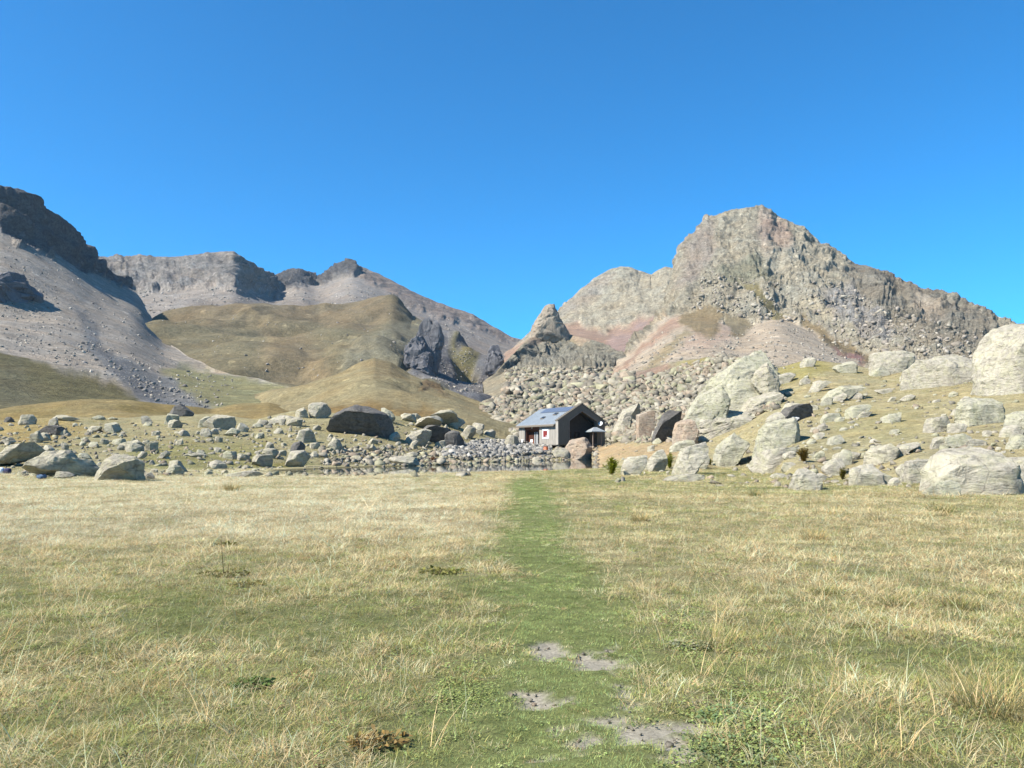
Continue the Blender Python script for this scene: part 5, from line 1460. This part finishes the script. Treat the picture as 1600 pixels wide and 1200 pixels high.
rg = np.random.default_rng(90)
P_, S_, I_, C_ = [], [], [], []
GG = 1.26
CG = np.array(alb(154, 160, 94, g=GG)); CG2 = np.array(alb(184, 181, 116, g=GG)); CP = np.array(alb(162, 172, 108, g=GG)); CS = np.array(alb(226, 213, 170, g=GG)); CS2 = np.array(alb(214, 196, 146, g=GG)); CB = np.array(alb(186, 158, 114, g=GG)); CH = np.array(alb(150, 164, 104, g=GG))
CW = np.array(alb(244, 231, 192, g=1.3))
def band(y0, y1, dens, sc, margin=1.0):
    n = int(dens * (y1 - y0) * (0.68 * (y0 + y1) + 2 * margin))
    y = np.sqrt(rg.uniform(y0 ** 2, y1 ** 2, n)); x = rg.uniform(-1, 1, n) * (0.68 * y + margin)
    s, path, soil, herb, px, py, n1, n2, n3 = meadow_zone(x, y)
    lp = poly_sdf(x, y, lake_poly)
    u = rg.uniform(0, 1, n)
    straw = u < s
    idx = np.where(straw, np.where(rg.uniform(0, 1, n) < 0.45, iD + rg.integers(0, 4, n), iM + rg.integers(0, 3, n)),
                   np.where(rg.uniform(0, 1, n) < 0.5 + 0.5 * path, iT + rg.integers(0, 3, n), iM + rg.integers(0, 3, n)))
    on_path = rg.uniform(0, 1, n) < path * 1.1
    idx = np.where(on_path, iT + rg.integers(0, 3, n), idx)
    hb = (rg.uniform(0, 1, n) < herb * 0.45) | ((rg.uniform(0, 1, n) < 0.05) & ~straw)
    idx = np.where(hb, iH + rg.integers(0, 3, n), idx)
    stalk = (rg.uniform(0, 1, n) < 0.035) & ~on_path & ~hb
    idx = np.where(stalk, iS + rg.integers(0, 4, n), idx)
    k = rg.uniform(0, 1, (n, 1))
    g = CG * (1 - k) + CG2 * k
    g = np.where(on_path[:, None], CP * (0.9 + 0.2 * k), g)
    st = CS * (1 - k) + CS2 * k
    bleached = rg.uniform(0, 1, n) < 0.8 * sstep(815, 640, px + 90 * n1) * sstep(880, 810, py + 50 * n2)
    st = np.where(bleached[:, None], CW * (0.92 + 0.12 * k), st)
    st = np.where(rg.uniform(0, 1, (n, 1)) < 0.10, CB, st)
    c = np.where((straw | stalk)[:, None], st, g)
    c = np.where(hb[:, None], CH * (0.85 + 0.4 * k), c)
    # patches of one look a metre or so across
    c = c * (1 + 0.42 * n1 + 0.25 * n3)[:, None] * np.array([1.0, 1.0, 1.0]) * rg.uniform(0.85, 1.15, (n, 1))
    ok = (rg.uniform(0, 1, n) > soil * 1.15) & (lp < -0.1)
    z = meadow_z(x, y) - 0.004
    sz = sc * rg.uniform(0.75, 1.3, n) * np.where(on_path, 0.8, np.clip(1.0 + 0.9 * n1 + 0.5 * n2, 0.65, 1.6))
    P_.append(np.stack([x, y, z], 1)[ok]); S_.append(np.stack([sz, sz, np.minimum(sz, 1.0 + 0.15 * (sz - 1)) * np.where(lp > -6, 0.6, 1.0)], 1)[ok]); I_.append(idx[ok]); C_.append(c[ok])
band(3.4, 6.0, 430, 0.85)
band(6.0, 10.0, 300, 0.95)
band(10.0, 18.0, 130, 1.2)
band(18.0, 34.0, 48, 1.7, 2)
band(34.0, 66.0, 20, 2.3, 4)
P = np.concatenate(P_); n = len(P)
mg = scatter('meadow_grass', P, rg.uniform(0, 6.28, n), np.concatenate(S_), np.concatenate(I_), np.clip(np.concatenate(C_), 0.01, 0.7), SRC, rg.normal(size=(n, 2)) * 0.12)
tag(mg, 'short green and dry straw-coloured grass covering the meadow', 'grass', kind='stuff')

# tufts on the bench and the slope
def slope_pts(n, x0, x1, y0, y1, dmax=150, inside=None):
    out = []
    for px, py in zip(rg.uniform(x0, x1, n), rg.uniform(y0, y1, n)):
        h = hit(px, py)
        if h is None or h.y > dmax or h.z < 0.0: continue
        out.append((h.x, h.y, h.z - 0.02, px, py))
    return np.array(out)
A = np.concatenate([slope_pts(14000, -60, 800, 655, 748, 160), slope_pts(16000, 940, 1660, 560, 772, 130)])
sk = []
for o_, cx_, cy_, w_ in BOULDERS:
    if o_.location.y > 150 or o_.parent: continue
    for _ in range(int(np.clip(w_ * 9, 6, 60))):
        u_ = rg.uniform(-1, 1)
        x_ = o_.location.x + u_ * 0.56 * w_; y_ = o_.location.y - 0.42 * w_ * math.sqrt(max(0.0, 1 - u_ * u_)) * rg.uniform(0.7, 1.25) - 0.05
        z_ = ground_z(x_, y_, 60)
        if z_ > -0.05: sk.append((x_, y_, z_ - 0.02, 0, 0))
A = np.concatenate([A, np.array(sk)])
n = len(A); k = rg.uniform(0, 1, (n, 1))
nn_ = fbm(A[:, :3] / 7.0, 3, 77)[:, None]
c = np.where(k + 0.8 * nn_ < 0.32, CG2, np.where(k < 0.8, CS2, CS)) * rg.uniform(0.85, 1.15, (n, 1))
sz = np.clip(A[:, 1] / 32.0, 1.0, 3.2) * rg.uniform(0.7, 1.3, n)
tg = scatter('hillside_grass', A[:, :3], rg.uniform(0, 6.28, n), sz, np.where(rg.uniform(0, 1, n) < 0.6, iM + rg.integers(0, 3, n), iT + rg.integers(0, 3, n)), np.clip(c, 0.01, 0.7), SRC)
tag(tg, 'dry yellow-green grass tufts on the stony slopes by the hut', 'grass', kind='stuff')

# rubble
def tint_rock(name):
    t = MT(name, 0.92, 0.15)
    c = t.offset(t.coord('Object'))
    a = t.mix(t.attr('tint', 'INSTANCER').outputs['Color'], t.ramp(t.noise(c, 2.5, 5, 0.7), [(0.3, 0.7), (0.7, 1.25)]), 1.0, 'MULTIPLY')
    return t.done(a, t.bump(t.noise(c, 3.0, 5, 0.7), 0.4, 0.1))
RUB_M = tint_rock('rubble_rock')
RUB = []
for i in range(12):
    rr = np.random.default_rng(700 + i)
    bm = bmesh.new()
    for _ in range(8):
        v = rr.normal(size=3); v /= np.linalg.norm(v) ** 0.9
        bm.verts.new(v * np.array([1.0, rr.uniform(0.7, 1.0), 0.75]))
    res = bmesh.ops.convex_hull(bm, input=bm.verts)
    bmesh.ops.delete(bm, geom=[e for e in res['geom_interior'] if isinstance(e, bmesh.types.BMVert)], context='VERTS')
    bmesh.ops.triangulate(bm, faces=bm.faces)
    bm.verts.ensure_lookup_table()
    for k_, v in enumerate(bm.verts): v.index = k_
    Pm = np.array([v.co[:] for v in bm.verts]); Fm = np.array([[v.index for v in f.verts] for f in bm.faces]); bm.free()
    Pm = Pm / np.abs(Pm).max() * 0.6
    RUB.append(np_mesh('rubble_%d' % i, Pm, Fm, RUB_M, False))
RC = np.array([alb(222, 212, 188, g=2.6), alb(206, 196, 172, g=2.6), alb(214, 208, 172, g=2.6), alb(188, 178, 158, g=2.6), alb(212, 192, 166, g=2.6)])
def rubble(name, n, x0, x1, y0, y1, dmax, smin, smax, poly=None, label='', pw=2.5, cols=RC, sink=0.2, avoid=None):
    out = []
    for px, py in zip(rg.uniform(x0, x1, n), rg.uniform(y0, y1, n)):
        if poly is not None and poly_sdf(np.array([px]), np.array([py]), poly)[0] < 0: continue
        h = hit(px, py)
        if h is None or h.y > dmax or h.z < -0.3: continue
        out.append((h.x, h.y, h.z))
    A = np.array(out); n = len(A)
    s = smin + (smax - smin) * rg.uniform(0, 1, n) ** pw
    s = np.minimum(s, np.maximum(0.012 * A[:, 1], smin)) if name == 'moraine_rubble' else s
    sc = np.stack([s * rg.uniform(0.8, 1.3, n), s * rg.uniform(0.8, 1.2, n), s * rg.uniform(0.7, 1.1, n)], 1)
    A[:, 2] += s * (0.25 - sink)
    o = scatter(name, A, rg.uniform(0, 6.28, n), sc, rg.integers(0, 12, n), cols[rg.integers(0, len(cols), n)] * rg.uniform(0.7, 1.2, (n, 1)), RUB, rg.normal(size=(n, 2)) * 0.35)
    return tag(o, label, 'rubble', kind='stuff')
rubble('moraine_rubble', 17000, 740, 1215, 556, 698, 420, 0.45, 4.6, [(752,632),(800,607),(850,603),(945,595),(1010,590),(1060,575),(1130,556),(1215,575),(1215,640),(1060,690),(1000,692),(955,690),(950,700),(905,690),(815,690),(760,650)], 'field of pale broken blocks on the moraine behind the hut', 4.5)
EMB = np.array([alb(212, 206, 194, g=2.3), alb(192, 187, 176, g=2.3), alb(170, 166, 158, g=2.3), alb(224, 218, 204, g=2.3)])
rubble('stone_embankment', 4200, 690, 862, 686, 719, 175, 0.4, 1.15, [(690,712),(700,700),(725,694),(760,690),(812,687),(845,691),(862,700),(860,708),(820,710),(780,714),(720,716)], 'grey embankment of piled stones under the hut terrace', 2.0, EMB)
rubble('shore_stones', 1500, 500, 935, 700, 728, 150, 0.25, 1.1, None, 'small pale stones strewn along the far tarn shore', 2.5)
rubble('bench_pebbles', 1700, -40, 740, 662, 745, 170, 0.15, 0.7, None, 'small stones strewn over the bench left of the hut', 2.5)
rubble('slope_pebbles', 900, 960, 1640, 575, 762, 130, 0.12, 0.6, None, 'small pale stones strewn over the slope right of the hut', 2.5)
rubble('dome_blocks', 1500, 790, 985, 575, 615, 760, 1.5, 5.5, None, 'distant blocks below the rock dome', 2.5)

pp = []
for a, b, rx, ry in SOIL:
    for _ in range(5):
        D_ = float(ground_D(a + rg.normal() * rx * 0.8, b + rg.normal() * ry * 0.8, 0.0)); x_ = float(pix(a + rg.normal() * rx * 0.8, b, D_)[0])
        pp.append((x_, D_))
pp = np.array(pp); npp = len(pp)
pz = meadow_z(pp[:, 0], pp[:, 1]) - 0.012
o = scatter('path_pebbles', np.stack([pp[:, 0], pp[:, 1], pz], 1), rg.uniform(0, 6.28, npp), 0.012 + 0.035 * rg.uniform(0, 1, npp) ** 3, rg.integers(0, 12, npp), RC[rg.integers(0, len(RC), npp)] * 0.8, RUB, rg.normal(size=(npp, 2)) * 0.3)
tag(o, 'small grey pebbles on the bare patches of the path', 'pebbles', kind='stuff')

def far_rubble(name, sheet_name, n, smin, smax, poly, label, cols, pw=3.0):
    V, F = FAR_POLYS[sheet_name]
    tree = BVHTree.FromPolygons(V.tolist(), F.tolist())
    pl = np.array(poly, float); out = []
    px = rg.uniform(pl[:, 0].min(), pl[:, 0].max(), n); py = rg.uniform(pl[:, 1].min(), pl[:, 1].max(), n)
    ok = poly_sdf(px, py, poly) > 0
    for a, b in zip(px[ok], py[ok]):
        x, y, z = pix(a, b, 1.0)
        h, nn, i, d = tree.ray_cast(Vector((0, 0, EYE)), Vector((float(x), float(y), float(z) - EYE)).normalized(), 4000)
        if h: out.append(h[:])
    A = np.array(out); n = len(A)
    s_ = smin + (smax - smin) * rg.uniform(0, 1, n) ** pw
    o = scatter(name, A, rg.uniform(0, 6.28, n), s_[:, None] * rg.uniform(0.7, 1.3, (n, 3)), rg.integers(0, 12, n), cols[rg.integers(0, len(cols), n)] * rg.uniform(0.7, 1.15, (n, 1)), RUB, rg.normal(size=(n, 2)) * 0.4)
    return tag(o, label, 'rubble', kind='stuff')
GC = np.array([alb(172, 164, 150, g=1.6), alb(158, 151, 140, g=1.6), alb(196, 188, 174, g=1.6), alb(148, 142, 134, g=1.6)])
PC = np.array([alb(200, 188, 172, g=2.0), alb(182, 170, 152, g=2.0), alb(170, 162, 146, g=2.0), alb(210, 200, 180, g=2.0)])
far_rubble('scree_stones', 'left_mountain', 3800, 0.5, 2.2, [(-20,370),(60,390),(150,435),(200,452),(240,520),(300,570),(380,598),(340,640),(230,605),(150,588),(60,560),(-20,540)], 'stones strewn over the grey scree of the left mountain', GC)
far_rubble('gully_stones', 'left_mountain', 1300, 0.5, 2.0, [(130,500),(165,535),(235,580),(340,645),(270,645),(200,600),(150,548)], 'dark stones in the stream gully of the left scree', GC[[0, 1, 3]])
far_rubble('ridge_scree_stones', 'far_ridge', 2600, 1.2, 5.0, [(200,452),(360,450),(440,465),(550,440),(650,470),(760,530),(700,540),(600,480),(400,475),(230,490)], 'stones on the pale scree under the far ridge', GC)
far_rubble('apron_stones', 'right_peak', 2600, 0.5, 2.4, [(960,590),(1040,515),(1110,530),(1210,490),(1350,565),(1340,590),(1150,595)], 'stones on the pink scree apron under the right peak', PC)
far_rubble('face_blocks', 'right_peak', 2600, 1.5, 5.5, [(1070,480),(1090,420),(1180,440),(1300,440),(1450,500),(1540,520),(1540,590),(1400,580),(1250,515),(1190,500)], 'loose blocks and ledges on the face of the right peak', PC)
far_rubble('shoulder_stones', 'grassy_shoulder', 150, 0.8, 3.0, [(240,500),(400,490),(600,480),(660,520),(560,600),(400,595),(270,545)], 'scattered stones on the grassy shoulder', GC)
far_rubble('spur_scree_stones', 'grassy_shoulder', 1200, 0.6, 2.4, [(690,515),(750,560),(830,612),(720,615),(660,585)], 'stones on the grey scree right of the rock fin', GC)

# separate tussocks that stand out of the turf
def tussock(px, py, wpx, h, label, seed, dry=0.6, n=420, bend=1.0, lean=0.5):
    rr = np.random.default_rng(seed)
    D = float(ground_D(px, py, 0.0)); x, y, z = pix(px, py, D)
    w = wpx / FPX * D
    o = empty('grass_tussock', (float(x), D, float(meadow_z(np.array([float(x)]), np.array([D]))[0]) - 0.01))
    tag(o, label, 'tussock', 'grass tussocks standing out of the meadow')
    for nm, frac, col, hm in (('dry_blades', dry, alb(222, 200, 142, g=1.5), 1.0), ('green_blades', 1 - dry, alb(146, 152, 80, g=1.5), 0.75)):
        k = max(8, int(n * frac))
        m0 = clump(nm, k, w * 0.28, h * 0.45 * hm, h * hm, max(0.0035, 0.0006 * D), lean, bend, seed + len(nm), 5)
        m0.materials.clear(); m0.materials.append(leaf_mat('tussock_%s_%d' % (nm, seed), col=col))
        add_obj(nm, m0, o)
    return o
tussock(1555, 1120, 210, 0.42, 'big dry tussock with long blades at the lower right edge', 31, 0.7, 700, 0.9)
tussock(1112, 1010, 110, 0.40, 'thin tussock with tall stalks right of the path', 32, 0.8, 160, 0.5, 0.35)
tussock(235, 1060, 130, 0.26, 'brownish matted tussock in the lower left meadow', 33, 0.75, 600, 1.3, 0.8)
tussock(125, 1150, 110, 0.22, 'dark-based tussock at the lower left corner', 34, 0.6, 450, 1.2, 0.7)
tussock(362, 768, 32, 0.55, 'orange-tan tuft standing in the far straw meadow', 35, 0.95, 300, 0.5, 0.35)
tussock(1290, 930, 70, 0.22, 'fresh green tussock in the middle of the right meadow', 36, 0.25, 400, 0.8)
tussock(1400, 945, 80, 0.22, 'green tussock right of the middle of the right meadow', 37, 0.3, 400, 0.8)
tussock(1500, 945, 100, 0.26, 'green and straw tussock near the right edge, mid distance', 38, 0.5, 450, 0.8)
tussock(1270, 845, 60, 0.36, 'pale tall tussock far out in the right meadow', 39, 0.9, 300, 0.7)
tussock(1000, 815, 40, 0.34, 'straw tussock right of the path in the distance', 40, 0.85, 260, 0.8)
tussock(1180, 775, 30, 0.4, 'olive tuft before the broad pale boulder', 41, 0.4, 260, 0.5)
tussock(1470, 800, 60, 0.45, 'olive tuft in the meadow before the huge dome boulder', 42, 0.4, 320, 0.5)

# ------------------------------------------------------------------ air
hz = bpy.data.materials.new('mountain_air'); hz.use_nodes = True
N_ = hz.node_tree.nodes; N_.clear()
ho = N_.new('ShaderNodeOutputMaterial'); pv = N_.new('ShaderNodeVolumePrincipled')
pv.inputs['Color'].default_value = (0.62, 0.82, 1.0, 1); pv.inputs['Density'].default_value = 0.00004; pv.inputs['Anisotropy'].default_value = 0.2
hz.node_tree.links.new(pv.outputs[0], ho.inputs['Volume'])
V, F = [], []
box(V, F, -3600, 3600, -3600, 3600, -12, 700)
ha = pmesh('haze', V, F, hz)
tag(ha, 'thin clear mountain air', 'haze', kind='stuff')
SC.cycles.volume_bounces = 0
